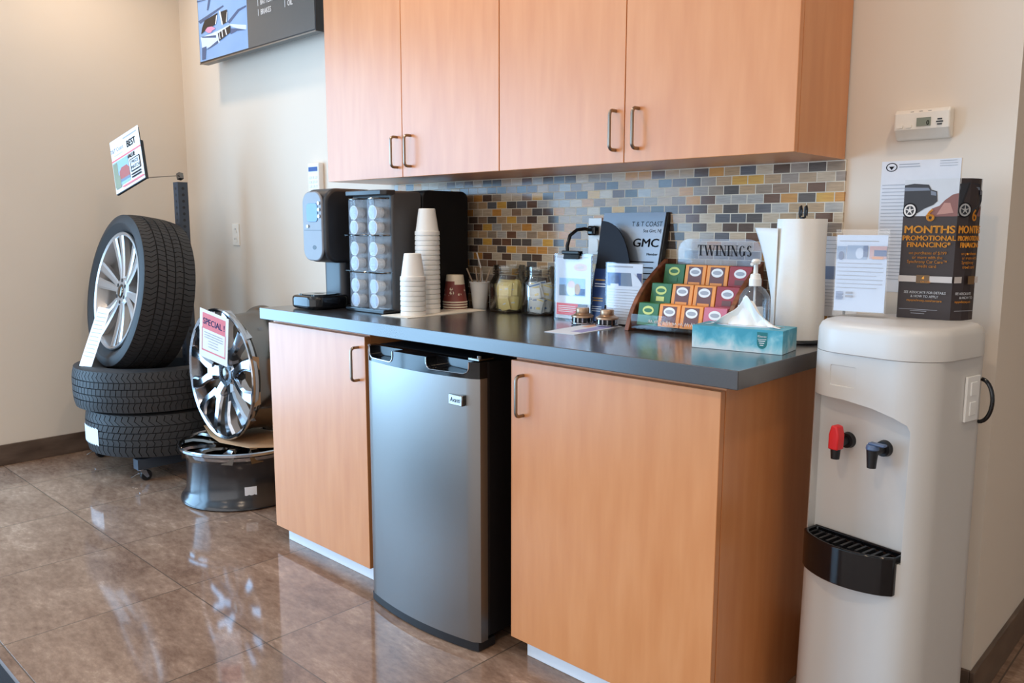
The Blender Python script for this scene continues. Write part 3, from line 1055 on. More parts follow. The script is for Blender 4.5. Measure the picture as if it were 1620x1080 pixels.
def serif_word(mb, y, x, z, h, pieces):
    """condensed roman capitals: thick and thin strokes with slab serifs"""
    tk, tn, sf = .17 * h, .06 * h, .07 * h

    def bar(x0, z0, x1, z1, wd_):
        mb.flat([(x0 - wd_ / 2, z0), (x0 + wd_ / 2, z0), (x1 + wd_ / 2, z1), (x1 - wd_ / 2, z1)], y)

    def serif(cx, zz, wd_):
        mb.flat([(cx - wd_ / 2, zz), (cx + wd_ / 2, zz), (cx + wd_ / 2, zz + sf * .7), (cx - wd_ / 2, zz + sf * .7)], y)

    def arc(cx, cz, rx, rz, a0, a1, w0=tn, w1=tk):
        n = 14
        o_, i_ = [], []
        for k in range(n + 1):
            a = R(a0 + (a1 - a0) * k / n)
            t = w0 + (w1 - w0) * abs(math.cos(a))
            o_.append((cx + rx * math.cos(a), cz + rz * math.sin(a)))
            i_.append((cx + (rx - t) * math.cos(a), cz + (rz - t * .6) * math.sin(a)))
        for k in range(n):
            mb.flat([o_[k], o_[k + 1], i_[k + 1], i_[k]], y)
    for ch in pieces:
        if ch == 'T':
            wd_ = .62 * h
            bar(x + wd_ / 2, z, x + wd_ / 2, z + h, tk)
            serif(x + wd_ / 2, z, tk * 2.1)
            mb.flat([(x, z + h - tn), (x + wd_, z + h - tn), (x + wd_, z + h), (x, z + h)], y)
            for q in (x, x + wd_ - tn):
                mb.flat([(q, z + h * .76), (q + tn, z + h * .76), (q + tn, z + h), (q, z + h)], y)
        elif ch == 'W':
            wd_ = .98 * h
            for a, b, t in ((0, .26, tk), (.26, .5, tn), (.5, .74, tk), (.74, 1, tn)):
                dn = t == tk
                bar(x + a * wd_, z + (h if dn else 0), x + b * wd_, z + (0 if dn else h), t)
            for q in (0, .5, 1):
                serif(x + q * wd_, z + h - sf * .7, tk * 1.9)
        elif ch == 'I':
            wd_ = .24 * h
            bar(x + wd_ / 2, z, x + wd_ / 2, z + h, tk)
            serif(x + wd_ / 2, z, wd_ * 1.5)
            serif(x + wd_ / 2, z + h - sf * .7, wd_ * 1.5)
        elif ch == 'N':
            wd_ = .62 * h
            bar(x + tn, z, x + tn, z + h, tn)
            bar(x + wd_ - tn, z, x + wd_ - tn, z + h, tn)
            bar(x + tn, z + h, x + wd_ - tn, z, tk)
            serif(x + tn, z, tk * 1.7)
            serif(x + tn * .5, z + h - sf * .7, tk * 1.5)
            serif(x + wd_ - tn, z + h - sf * .7, tk * 1.7)
        elif ch == 'G':
            wd_ = .62 * h
            arc(x + wd_ / 2, z + h / 2, wd_ / 2, h / 2, 40, 325)
            bar(x + wd_ - tk * .55, z + h * .08, x + wd_ - tk * .55, z + h * .44, tk)
            serif(x + wd_ - tk * .6, z + h * .42, tk * 2)
        elif ch == 'S':
            wd_ = .46 * h
            arc(x + wd_ / 2, z + h * .74, wd_ / 2, h * .26, 25, 205)
            arc(x + wd_ / 2, z + h * .26, wd_ / 2, h * .26, -155, 25)
            mb.flat([(x + .02 * h, z + h * .66), (x + .2 * h, z + h * .60), (x + wd_ - .02 * h, z + h * .36), (x + wd_ - .2 * h, z + h * .40)], y)
        x += wd_ + .17 * h
    return x


wm = MB()
serif_word(wm, -.0165, -.074, .217, .031, 'TWININGS')
wm.obj('header_lettering', M_ink, tr_, smooth=0)
M_tgreen = mat('green_tea_carton', (44, 108, 62), .45)
M_tor = mat('orange_tea_carton', (242, 152, 66), .45)
M_tred = mat('crimson_tea_carton', (158, 44, 52), .45)
M_tpink = mat('rose_tea_carton', (206, 110, 130), .45)
M_lgreen = mat('pale_green_label', (206, 214, 120), .5)
M_choc = mat('brown_tea_label', (110, 66, 62), .5)
rows = ('front', 'middle', 'back')
for i, (y0, z) in enumerate(((-.203, .0182), (-.138, .0722), (-.070, .1262))):
    for j in range(4):
        cm = (M_tgreen, M_tor, M_tor, (M_tpink, M_tred, M_tred)[i])[j]
        cn = ('green', 'orange', 'orange', ('rose pink', 'crimson', 'crimson')[i])[j]
        where = ('beside the left walnut side', 'next to the green one', 'next to the red one', 'beside the right walnut side')[j]
        t = thing('tea_box', '%s tea box on the %s rack tier, %s' % (cn, rows[i], where), 'tea box', (-.392 - .1245 + j * .072, -.02 + y0, ZC + z), 0, 'tea boxes in the rack')
        bx = MB().prism([(0, 0), (.040, 0), (.040, .064), (.012, .064)], -.0345, .0345, 'x')
        bx.obj('carton', cm, t, smooth=0, bevel=.0012)
        Ml = Matrix.Rotation(math.atan2(-.012, .064), 4, 'X')
        mats = [M_lgreen if j == 0 else M_white]
        lb_ = MB()
        its = [('p', ell(0, .044, .019, .013), mats[0]), ('p', ell(0, .044, .014, .006), M_tgreen if j == 0 else M_gink)]
        if j in (1, 2):
            its = [('r', -.023, .004, .023, .060, M_choc)] + its + [('r', -.019, .004, .019, .014, M_tor)]
        else:
            its += [('r', -.014, .012, .014, .026, M_lgreen if (i == 1 and j == 0) else M_choc if j == 3 else M_tgreen)]
        printed(lb_, its, -.0006, mats)
        lb_.obj('front_label', mats, t, rot=(math.atan2(-.012, .064), 0, 0), smooth=0, fix=False)

# ------------------------------------------------------------------ sanitiser, towel roll, tissues
M_gel = clear('clear_gel', (.96, .97, .99), .03, haze=.06, amt=.7)
sn = thing('sanitizer_bottle', 'clear pump bottle of hand gel behind the tissue box', 'bottle', (-.178, -.232, ZC))
MB().lathe([(0, 0), (.036, 0), (.039, .004), (.040, .01), (.040, .105), (.037, .125), (.026, .142), (.014, .15), (.0125, .152), (.0125, .158)], 40).obj('bottle_body', M_gel, sn, smooth=40)
pm = MB().lathe([(0, .15), (.0155, .15), (.0155, .168), (.0135, .17), (.012, .18), (.006, .182), (.005, .205), (.0105, .206), (.0115, .214), (.008, .219), (0, .22)], 28)
pm.cyl((0, 0, .211), (.008, -.038, .207), .0052, .004, 14)
pm.obj('pump', M_white, sn, smooth=40)
MB().cyl((0, 0, .02), (0, 0, .15), .003).obj('dip_tube', M_white, sn)
lbm = MB()
for a0 in range(-150, -30, 12):
    p0, p1 = R(a0), R(a0 + 12)
    lbm.add([((.0405) * math.cos(p0), (.0405) * math.sin(p0), .03), ((.0405) * math.cos(p1), (.0405) * math.sin(p1), .03), ((.0405) * math.cos(p1), (.0405) * math.sin(p1), .1), ((.0405) * math.cos(p0), (.0405) * math.sin(p0), .1)], [(0, 1, 2, 3)])
lbm.obj('label', M_lpaper, sn, smooth=60, fix=False)

th = thing('paper_towel_holder', 'black paper towel stand with looped top under the white roll', 'holder', (-.114, -.112, ZC))
MB().lathe([(0, 0), (.075, 0), (.077, .003), (.075, .008), (0, .009)], 40).obj('base', M_black, th, smooth=40)
MB().cyl((0, 0, .008), (0, 0, .327), .006).obj('rod', M_black, th)
hk = MB()
for q in (-.007, .007):
    hk.tube([(q, 0, .325), (q, -.004, .338), (q, -.002, .352), (q, .005, .355), (q, .01, .345), (q, .008, .330)], .0028, 8)
hk.obj('finial', M_black, th)
M_towel = mat('quilted_paper_towel', (244, 238, 230), .75, var=.02, scale=120, bump=.25, sss=.1)
tw = MB()
prf = []
NZ = 14
vs, fs = [], []
na = 64
for iz in range(NZ + 1):
    z = .0095 + .312 * iz / NZ
    for ia in range(na):
        a = 2 * PI * ia / na
        r_ = .066 - .004 * iz / NZ + .0012 * math.sin(3 * a + iz * .4) + .0006 * math.sin(9 * a)
        vs.append((r_ * math.cos(a), r_ * math.sin(a), z))
for iz in range(NZ):
    for ia in range(na):
        j = (ia + 1) % na
        fs.append((iz * na + ia, iz * na + j, (iz + 1) * na + j, (iz + 1) * na + ia))
b = len(vs)
for z in (.0095, .3215):
    vs += [(.02 * math.cos(2 * PI * ia / na), .02 * math.sin(2 * PI * ia / na), z) for ia in range(na)]
for ia in range(na):
    j = (ia + 1) % na
    fs.append((ia, j, b + j, b + ia))
    fs.append((NZ * na + ia, NZ * na + j, b + na + j, b + na + ia))
    fs.append((b + ia, b + j, b + na + j, b + na + ia))
tw.add(vs, fs)
pt = thing('paper_towel_roll', 'white paper towel roll with a loose sheet standing behind the tissue box', 'paper towel', (-.114, -.112, ZC))
tw.obj('roll', M_towel, pt, smooth=50)
fl = MB()
cols = 10
for side in (0, .0014):
    pass
sv = []
for iz in range(NZ + 1):
    t = iz / NZ
    z = .012 + .285 * t
    for q in range(cols + 1):
        s = q / cols
        a = R(236 - 50 * s)
        out = .0672 + .002 + (.056 * t * t) * s ** 2 + .003 * math.sin(s * 5 + t * 4) * s
        sv.append((out * math.cos(a), out * math.sin(a), z + .012 * s * math.sin(t * 3)))
nf = []
for iz in range(NZ):
    for q in range(cols):
        a = iz * (cols + 1) + q
        nf.append((a, a + 1, a + cols + 2, a + cols + 1))
fl.add(sv, nf)
fo_ = fl.obj('loose_sheet', M_towel, pt, smooth=60)
sd = fo_.modifiers.new('thick', 'SOLIDIFY')
sd.thickness = .0012

mt, t_, b_, N_, L_ = nt('watercolour_carton')
tc = N_('ShaderNodeTexCoord')
n1 = N_('ShaderNodeTexNoise')
n1.inputs['Scale'].default_value = 22
n1.inputs['Detail'].default_value = 5
n1.inputs['Distortion'].default_value = .6
L_(tc.outputs['Object'], n1.inputs['Vector'])
sp = N_('ShaderNodeSeparateXYZ')
L_(tc.outputs['Object'], sp.inputs[0])
ma = N_('ShaderNodeMath')
ma.operation = 'MULTIPLY_ADD'
ma.inputs[1].default_value = 9
L_(sp.outputs[2], ma.inputs[0])
L_(n1.outputs['Fac'], ma.inputs[2])
cr = N_('ShaderNodeValToRGB')
e = cr.color_ramp.elements
e[0].position, e[1].position = .5, 1.06
e[0].color = (*lin((214, 228, 232)), 1)
e[1].color = (*lin((58, 156, 180)), 1)
x_ = e.new(.72)
x_.color = (*lin((140, 200, 212)), 1)
x_ = e.new(.86)
x_.color = (*lin((84, 172, 194)), 1)
L_(ma.outputs[0], cr.inputs[0])
L_(cr.outputs[0], b_.inputs['Base Color'])
b_.inputs['Roughness'].default_value = .4
M_teal = mat('teal_badge', (16, 116, 120), .45)
ts = thing('tissue_box', 'teal watercolour tissue box with a tissue pulled out at the counter corner', 'tissue box', (-.151, -.333, ZC), 8)
MB().box(-.114, .114, -.055, .055, 0, .057).obj('carton', mt, ts, smooth=0, bevel=.0012)
bg = MB()
mats = [M_teal]
sh = [(.052, .051), (.077, .051), (.077, .028)] + ell(.0645, .026, .0125, .015, 10, 0, -180) + [(.052, .028)]
printed(bg, [('p', sh, M_teal), ('t', 'Kleenex', .0645, .0385, .0078, 'CENTER', .85, .02, M_paper), ('r', .054, .0335, .075, .0345, M_paper), ('l', .056, .073, .029, 1, .01, .0016, M_paper), ('l', .058, .071, .024, 1, .01, .0016, M_paper), ('l', .060, .069, .019, 1, .01, .0016, M_paper)], -.0552, mats)
bg.obj('badge', mats, ts, smooth=0, fix=False)
MB().prism(ell(.0, .0, .07, .022, 28), .0571, .0578, 'z').obj('slot', M_lpaper, ts, smooth=0)
tis = thing('tissue', 'white tissue standing out of the teal tissue box', 'tissue', (-.151, -.333, ZC + .0578), 8)
tm = MB()
nu, nv = 26, 12
sv = []
for iv in range(nv + 1):
    v_ = iv / nv
    for iu in range(nu + 1):
        u_ = iu / nu - .5
        peak = .070 * math.exp(-((u_ - .06) / .15) ** 2) + .030 * math.exp(-((u_ + .2) / .2) ** 2) + .02 * math.exp(-((u_ - .3) / .12) ** 2)
        edge = 1 - (2 * abs(u_)) ** 3
        x = u_ * .19 * (1 - .1 * v_) + .02 * v_ * (u_ > 0) * (1 - v_)
        z = v_ * peak * edge + .0006
        y = -.015 * math.sin(u_ * 14) * v_ * (1 - .3 * v_) + .018 * (1 - v_) * math.cos(u_ * 5) - .012 * v_ + .006 * math.sin(u_ * 31 + v_ * 3) * (1 - v_ * .5)
        sv.append((x, y, z))
tm.add(sv, [(a * (nu + 1) + q, a * (nu + 1) + q + 1, (a + 1) * (nu + 1) + q + 1, (a + 1) * (nu + 1) + q) for a in range(nv) for q in range(nu)])
sv2 = [(x * .98, -y * .7 + .004, z * .8) for x, y, z in sv]
tm.add(sv2, [(a * (nu + 1) + q, a * (nu + 1) + q + 1, (a + 1) * (nu + 1) + q + 1, (a + 1) * (nu + 1) + q) for a in range(nv) for q in range(nu)])
to = tm.obj('tissue_ply', mat('soft_tissue', (248, 246, 244), .8, var=.01, sss=.2), tis, smooth=70, fix=False)
sd = to.modifiers.new('thick', 'SOLIDIFY')
sd.thickness = .0006

# ------------------------------------------------------------------ on the water dispenser
ZL = 1.0065
M_letter = mat('blue_white_letter', (206, 218, 236), .55)
M_pale1 = mat('faded_photo_blue', (166, 184, 208), .55)
M_pale2 = mat('faded_photo_rose', (206, 176, 178), .55)
M_pale3 = mat('faded_photo_slate', (128, 142, 170), .55)
lt = thing('letter_holder', 'clear letter stand with pale notice on the left of the water dispenser lid', 'sign', (.097, -.258, ZL), 6)
sheet('notice', .112, .178, [('l', -.05, .04, .163, 1, .01, .002, M_gink), ('r', -.055, .122, -.034, .152, M_pale1), ('r', -.032, .122, .012, .154, M_pale1), ('p', ell(-.004, .136, .009, .013), M_letter), ('r', .004, .128, .014, .154, M_pale3), ('p', ell(-.045, .13, .006, .01), M_pale3),
      ('r', .018, .124, .055, .153, M_pale2), ('r', .028, .130, .055, .144, M_pale3), ('r', .024, .123, .048, .129, M_photo2), ('l', -.052, .05, .112, 7, .0095, .0012, M_gink),
      ('l', -.052, -.035, .044, 7, .0028, .0016, M_pale3), ('l', -.030, -.014, .041, 2, .008, .005, M_gink)], M_letter, parent=lt, loc=(0, .0015, .012))
MB().box(-.059, .059, -.0022, -.001, 0, .203).box(-.059, .059, .0042, .0055, 0, .203).box(-.059, .059, .0055, .05, 0, .002).obj('holder', M_acr, lt, smooth=0)

M_sky = mat('pale_grey_photo', (196, 198, 202), .4)
M_rock = mat('red_rock_photo', (130, 84, 78), .45)
M_rock2 = mat('light_rock_photo', (176, 128, 116), .45)
M_car = mat('black_car_photo', (34, 36, 44), .35)
M_carhi = mat('grey_car_photo', (112, 120, 134), .35)
M_band = mat('grey_band_print', (196, 188, 184), .45)
M_olive = mat('bronze_logo_print', (110, 82, 50), .45)


def promo(mb, mats, w_, full):
    """one face of the brochure box, x from 0 to w_"""
    W0 = .112
    c = W0 * .5
    its = [('r', 0, .233, w_, .315, M_sky)]

    def clip(P):
        return [(min(w_, max(0, x)), z) for x, z in P]
    its += [('p', clip([(.046, .232), (.06, .25), (.075, .256), (.085, .268), (.10, .280), (.112, .283), (.112, .232)]), M_rock), ('p', clip([(.07, .236), (.084, .262), (.096, .262), (.104, .24)]), M_rock2)]
    its += [('p', clip([(0, .24), (0, .303), (.02, .306), (.05, .303), (.056, .292), (.068, .288), (.07, .266), (.062, .258), (.044, .25), (.03, .24)]), M_car),
            ('p', clip([(0, .298), (.05, .296), (.054, .29), (0, .29)]), M_carhi), ('p', clip([(.055, .29), (.066, .286), (.067, .278), (.056, .28)]), M_carhi),
            ('p', clip(ell(.014, .246, .0155, .017)), M_ink), ('p', clip(ell(.014, .246, .0125, .014)), M_silver), ('p', clip(ell(.014, .246, .009, .0105)), M_car)]
    for q in range(5):
        a = 72 * q + 18
        its.append(('p', clip([(.014 + .002 * math.cos(R(a + 90)), .246 + .002 * math.sin(R(a + 90))), (.014 + .012 * math.cos(R(a)), .246 + .013 * math.sin(R(a))), (.014 - .002 * math.cos(R(a + 90)), .246 - .002 * math.sin(R(a + 90)))]), M_silver))
    if full:
        T = lambda s, z, sz, m, sx=1., b=.015: ('t', s, c + .002, z, sz, 'CENTER', sx, b, m)
        its += [T('6', .222, .038, M_orange), T('MONTHS', .195, .0235, M_orange, 1.08, .03), T('PROMOTIONAL', .1785, .0155, M_orange, 1.0, .03), T('FINANCING*', .1635, .0155, M_orange, 1.0, .03),
                T('on purchases of $199', .147, .0098, M_orange, .92, .005), T('or more with the', .137, .0098, M_orange, .92, .005), T('Synchrony Car Care\u2122', .127, .0098, M_orange, .92, .005), T('credit card', .117, .0098, M_orange, .92, .005),
                ('r', 0, .084, w_, .098, M_band), ('r', .038, .0815, .066, .100, M_olive), T('CAR CARE', .083, .0055, M_orange, .8, .01), ('p', [(.05, .091), (.055, .091), (.055, .098), (.051, .095)], M_orange),
                T('SEE ASSOCIATE FOR DETAILS', .058, .0078, M_paper, .86, .012), T('& HOW TO APPLY', .049, .0078, M_paper, .9, .012), T('mysynchrony.com/carcare', .040, .0075, M_orange, .92, .012),
                ('l', .006, .09, .021, 1, .01, .0009, M_gink), ('l', .03, .066, .0175, 1, .01, .0009, M_gink), ('l', .032, .062, .012, 1, .01, .0009, M_gink)]
    else:
        q = w_
        T = lambda s, z, sz, m, sx=1., b=.015, x=.004: ('t', s, x, z, sz, 'LEFT', sx, b, m)
        its += [T('6', .222, .036, M_orange, .8, .015, .03), T('MONTHS', .195, .0235, M_orange, .62, .03, .002), T('PROMOTIONAL', .1785, .0155, M_orange, .56, .03, .002), T('FINANCING', .1635, .0155, M_orange, .6, .03, .008),
                T('on purchases', .147, .0098, M_orange, .7, .005, .012), T('or more with', .137, .0098, M_orange, .7, .005, .014), T('Synchrony', .127, .0098, M_orange, .7, .005, .014), T('credit card', .117, .0098, M_orange, .7, .005, .016),
                ('r', 0, .084, w_, .098, M_band), ('r', .03, .0815, .05, .100, M_olive), T('SEE ASSOCIATE', .058, .0078, M_paper, .7, .012), T('& HOW TO', .049, .0078, M_paper, .8, .012, .014), T('mysynchrony.com', .040, .0075, M_orange, .68, .012),
                ('l', .004, .055, .021, 1, .01, .0009, M_gink)]
    printed(mb, its, 0, mats)


bx = thing('brochure_box', 'dark brown promotional box with orange lettering on the right of the water dispenser lid', 'display box', (.163, -.196, ZL))
# plan outline: front face, then the curved face turning back to the wall
front = ((0, 0), (.112, .008))
plan = [(0, 0), (.112, .008), (.130, .026), (.139, .046), (.142, .068), (.09, .075), (.0, .06)]
MB().prism(plan, 0, .315, 'z').obj('carton', M_brown, bx, smooth=0)
ang = math.atan2(.008, .112)
mb = MB()
mats = [M_brown]
promo(mb, mats, .1122, True)
mb.obj('front_print', mats, bx, loc=(0, -.0002, 0), rot=(0, 0, ang), smooth=0, fix=False)
mb = MB()
mats = [M_brown]
promo(mb, mats, .067, False)
# wrap the second print round the curved side
P = [Vector((.112, .008)), Vector((.130, .026)), Vector((.139, .046)), Vector((.142, .068))]
S = [0]
for a, b in zip(P, P[1:]):
    S.append(S[-1] + (b - a).length)


def wrap(s_, off):
    s_ = max(0, min(S[-1] - 1e-6, s_))
    for i in range(3):
        if s_ <= S[i + 1]:
            t = (s_ - S[i]) / (S[i + 1] - S[i])
            d = (P[i + 1] - P[i]).normalized()
            p = P[i].lerp(P[i + 1], t)
            return p + Vector((d.y, -d.x)) * (off + .0008)


mb.v = [(*wrap(x, -y), z) for x, y, z in mb.v]
mb.obj('side_print', mats, bx, smooth=0, fix=False)

# ------------------------------------------------------------------ things on the back wall
M_notice = mat('notice_paper', (226, 226, 230), .6)
sh_ = sheet('wall_notice', .185, .33, [('p', ell(-.068, .315, .014, .011), M_ink), ('p', ell(-.068, .315, .0115, .0088), M_notice), ('p', [(-.075, .317), (-.061, .317), (-.068, .308)], M_ink), ('l', -.05, .0, .320, 2, .006, .002, M_gink), ('l', .045, .085, .325, 3, .006, .0012, M_gink),
            ('l', -.088, .085, .27, 28, .0088, .0016, M_gink)], M_notice, loc=(.132, -.0008, 1.05))
tag(sh_, 'white printed notice with round emblem taped to the wall behind the brown promotional box', 'notice')
sh_ = sheet('license_notice', .10, .215, [('l', -.045, .045, .203, 4, .011, .0015, M_gink), ('r', -.044, .10, .046, .135, M_pale3), ('r', .014, .008, .021, .125, M_ink), ('l', -.04, .01, .09, 8, .009, .0012, M_gink)], M_notice, loc=(-.055, -.0094, .976))
sh_.location.x = -.0495
sh_.location.y = -.0095
tag(sh_, 'small white notice with grey block on the wall beside the towel roll', 'notice')

M_ivory = mat('ivory_plastic', (236, 226, 212), .4)
M_lcdg = mat('grey_green_display', (120, 124, 104), .3)
co = thing('carbon_monoxide_alarm', 'white carbon monoxide alarm with small display high on the wall right of the cabinets', 'alarm', (.137, 0, 1.464))
MB().prism([(0, -.036), (-.014, -.036), (-.034, -.012), (-.036, .026), (-.03, .036), (0, .036)], -.064, .064, 'x').obj('case', M_ivory, co, smooth=0, bevel=.005, seg=3)
MB().box(-.01, .022, -.0372, -.0352, -.008, .012).obj('display', M_lcdg, co, (0, 0, .002), smooth=0)
mb = MB()
mb.text('0', .015, .016, -.004, -.0376, 0, 'CENTER', .9, .02)
mb.obj('digit', M_ink, co, smooth=0, fix=False)
sl = MB()
for q in (-.026, -.006, .014):
    sl.box(q, q + .008, -.0342, -.0312, .0275, .030)
for q, hw_ in ((.008, .005), (.002, .0075), (-.004, .005)):
    sl.box(.042 - hw_, .042 + hw_, -.0372, -.0350, q - .0015, q + .0015)
sl.obj('slots', M_black, co, smooth=0)
for q in (-.048, -.028):
    MB().prism(rrect(q - .007, q + .007, -.008, .000, .003), -.0375, -.034, 'y').obj('button', M_ivory, co, smooth=0)
kp = thing('keypad', 'white wall keypad with blue display above the coffee brewer', 'keypad', (-2.52, 0, 1.443))
MB().box(-.046, .046, -.03, 0, -.066, .066).obj('case', M_white, kp, smooth=0, bevel=.006, seg=3)
MB().box(-.036, .036, -.0315, -.0295, .028, .048).obj('display', M_skyb, kp, smooth=0)
for r_ in range(3):
    for c_ in range(3):
        MB().box(-.032 + c_ * .024, -.016 + c_ * .024, -.032, -.0295, -.006 - r_ * .02, .006 - r_ * .02).obj('key', M_lpaper, kp, smooth=0, bevel=.001)
ou = thing('wall_outlet', 'pale outlet plate on the back wall between the tyre stand and the brewer', 'outlet', (-3.326, 0, 1.173))
MB().box(-.036, .036, -.006, 0, -.058, .058).obj('cover_plate', M_ivory, ou, smooth=0, bevel=.002)
for z in (-.026, .026):
    o = MB().prism(rrect(-.017, .017, z - .015, z + .015, .008), -.008, -.0055, 'y').obj('receptacle', M_ivory, ou, smooth=0)
    s2 = MB().box(-.007, -.005, -.0085, -.0078, z - .002, z + .008).box(.005, .007, -.0085, -.0078, z - .002, z + .008)
    s2.obj('slots', M_ink, o, smooth=0)

# television
M_scr = mat('screen_grey', (84, 82, 80), .25, emit=.35, var=.02)
M_scrb = mat('screen_blue', (120, 150, 190), .25, emit=.5, var=.12, scale=8)
M_scrd = mat('screen_dark_blue', (64, 82, 116), .25, emit=.4, var=.1, scale=8)
M_scrl = mat('screen_pale_blue', (186, 200, 222), .25, emit=.5, var=.05)
M_scrp = mat('screen_pink', (206, 130, 160), .25, emit=.5)
M_scrw = mat('screen_white', (220, 220, 222), .25, emit=.5)
M_bez = mat('tv_bezel', (30, 29, 30), .3)
tv = thing('television', 'flat wall television showing a service menu, cut off by the top of the picture', 'television', (-2.868, -.07, 2.055))
MB().box(-.542, .542, -.047, .0, 0, .64).obj('housing', M_bez, tv, smooth=0, bevel=.003)
MB().box(-.16, .16, 0, .07, .2, .45).obj('wall_mount', M_black, tv, smooth=0)
MB().box(-.54, .54, -.0495, -.046, -.003, .002).obj('bottom_trim', M_nickel, tv, smooth=0)
mb = MB()
mb.box(-.535, .535, -.0485, -.047, .008, .632)
mats = [M_scr]
its = [
    ('r', -.533, .01, -.036, .63, M_scrb),
    ('p', [(-0.517, 0.13), (-0.33, 0.135), (-0.197, 0.146), (-0.048, 0.118), (-0.049, 0.098), (-0.131, 0.115), (-0.206, 0.139), (-0.324, 0.109), (-0.318, 0.075), (-0.364, 0.073), (-0.457, 0.07), (-0.506, 0.06), (-0.51, 0.103)], M_scrl),
    ('p', [(-0.536, 0.214), (-0.478, 0.221), (-0.265, 0.247), (-0.257, 0.239), (-0.461, 0.206), (-0.51, 0.197)], M_scrd),
    ('p', [(-0.23, 0.16), (-0.123, 0.202), (-0.04, 0.207), (-0.04, 0.199), (-0.107, 0.191), (-0.205, 0.151)], M_scrd),
    ('p', [(-0.468, 0.059), (-0.335, 0.09), (-0.327, 0.076), (-0.43, 0.062)], M_scrd),
    ('p', [(-0.507, 0.133), (-0.35, 0.117), (-0.351, 0.105), (-0.498, 0.127)], M_scrd),
    ('p', [(-0.198, 0.126), (-0.131, 0.115), (-0.05, 0.095), (-0.132, 0.104), (-0.201, 0.098)], M_scrd),
    ('p', [(-0.504, 0.077), (-0.456, 0.078), (-0.472, 0.017), (-0.51, 0.017)], M_scrd),
    ('p', [(-0.414, 0.298), (-0.391, 0.294), (-0.419, 0.249), (-0.433, 0.251)], M_scrd),
    ('p', [(-0.536, 0.307), (-0.432, 0.301), (-0.459, 0.306), (-0.535, 0.314)], M_scrd),
    ('p', [(-0.461, 0.206), (-0.321, 0.22), (-0.354, 0.167), (-0.448, 0.157), (-0.506, 0.145), (-0.493, 0.173)], M_bez),
    ('p', [(-0.295, 0.219), (-0.224, 0.219), (-0.23, 0.16), (-0.274, 0.155), (-0.28, 0.192)], M_bez),
    ('p', [(-0.327, 0.122), (-0.197, 0.14), (-0.2, 0.106), (-0.317, 0.083)], M_bez),
    ('p', [(-0.303, 0.225), (-0.292, 0.225), (-0.27, 0.154), (-0.281, 0.156)], M_scrw),
    ('p', [(-0.225, 0.207), (-0.22, 0.206), (-0.23, 0.16), (-0.237, 0.161)], M_scrw),
    ('p', [(-0.332, 0.209), (-0.324, 0.209), (-0.34, 0.169), (-0.349, 0.169)], M_scrw),
    ('p', [(-0.254, 0.135), (-0.245, 0.136), (-0.231, 0.101), (-0.24, 0.1)], M_scrw),
    ('p', [(-0.286, 0.132), (-0.28, 0.133), (-0.271, 0.097), (-0.279, 0.095)], M_scrw),
    ('p', [(-0.313, 0.128), (-0.308, 0.128), (-0.3, 0.091), (-0.306, 0.09)], M_scrw),
    ('p', [(-0.457, 0.155), (-0.428, 0.167), (-0.382, 0.164), (-0.347, 0.148), (-0.384, 0.143), (-0.394, 0.136), (-0.426, 0.139)], M_scrp)]
for s_, x_, z_ in (('BRAKES', .098, .139), ('BATTERY', .098, .183), ('OIL', .332, .137)):
    its += [('t', s_, x_, z_, .034, 'LEFT', .8, .012, M_scrw), ('r', x_ - .022, z_ - .002, x_ - .0195, z_ + .028, M_scrw)]
printed(mb, its, -.0485, mats)
mb.obj('screen', mats, tv, smooth=0, fix=False)

# ------------------------------------------------------------------ tyre stand
rk = thing('tire_stand', 'grey steel tyre stand on casters with a perforated upright post', 'stand', (-3.355, -.31, 0))
MB().box(-.305, .265, -.027, .027, .062, .112).obj('crossbar', M_rackmetal, rk, smooth=0, bevel=.003)
for x in (-.315, .262):
    lg = MB().box(x - .027, x + .027, -.385, .22, .062, .112)
    for i in range(14):
        lg.cyl((x, -.36 + i * .042, .1122), (x, -.36 + i * .042, .1126), .006, n=10, mi=1)
    lg.obj('foot', [M_rackmetal, M_black], rk, smooth=0)
PX, PY = .012, .022
pm_ = MB().box(PX - .026, PX + .026, PY - .026, PY + .026, .11, 1.44)
for i in range(40):
    z = .16 + i * .032
    pm_.cyl((PX, PY - .0262, z), (PX, PY - .0268, z), .0075, n=12, mi=1)
    pm_.cyl((PX + .0262, PY, z), (PX + .0268, PY, z), .0075, n=12, mi=1)
po = pm_.obj('post', [M_rackmetal, M_black], rk, smooth=0)
for x, y in ((-.315, -.36), (.262, -.36), (-.315, .19), (.262, .19)):
    c = MB()
    c.cyl((x, y, .063), (x, y, .055), .018, n=16)
    c.prism([(y - .016, .056), (y + .016, .056), (y + .03, .02), (y + .018, .016)], x - .017, x - .014, 'x').prism([(y - .016, .056), (y + .016, .056), (y + .03, .02), (y + .018, .016)], x + .014, x + .017, 'x')
    co_ = c.obj('caster', M_chrome, rk, smooth=30)
    MB().cyl((x - .012, y + .02, .0265), (x + .012, y + .02, .0265), .026, n=28).obj('wheel', M_black, co_, bevel=.003)
    MB().tube([(x, y + .02, .04), (x - .01, y - .02, .034), (x - .014, y - .045, .022)], .0035, 8).obj('brake_lever', M_chrome, co_)


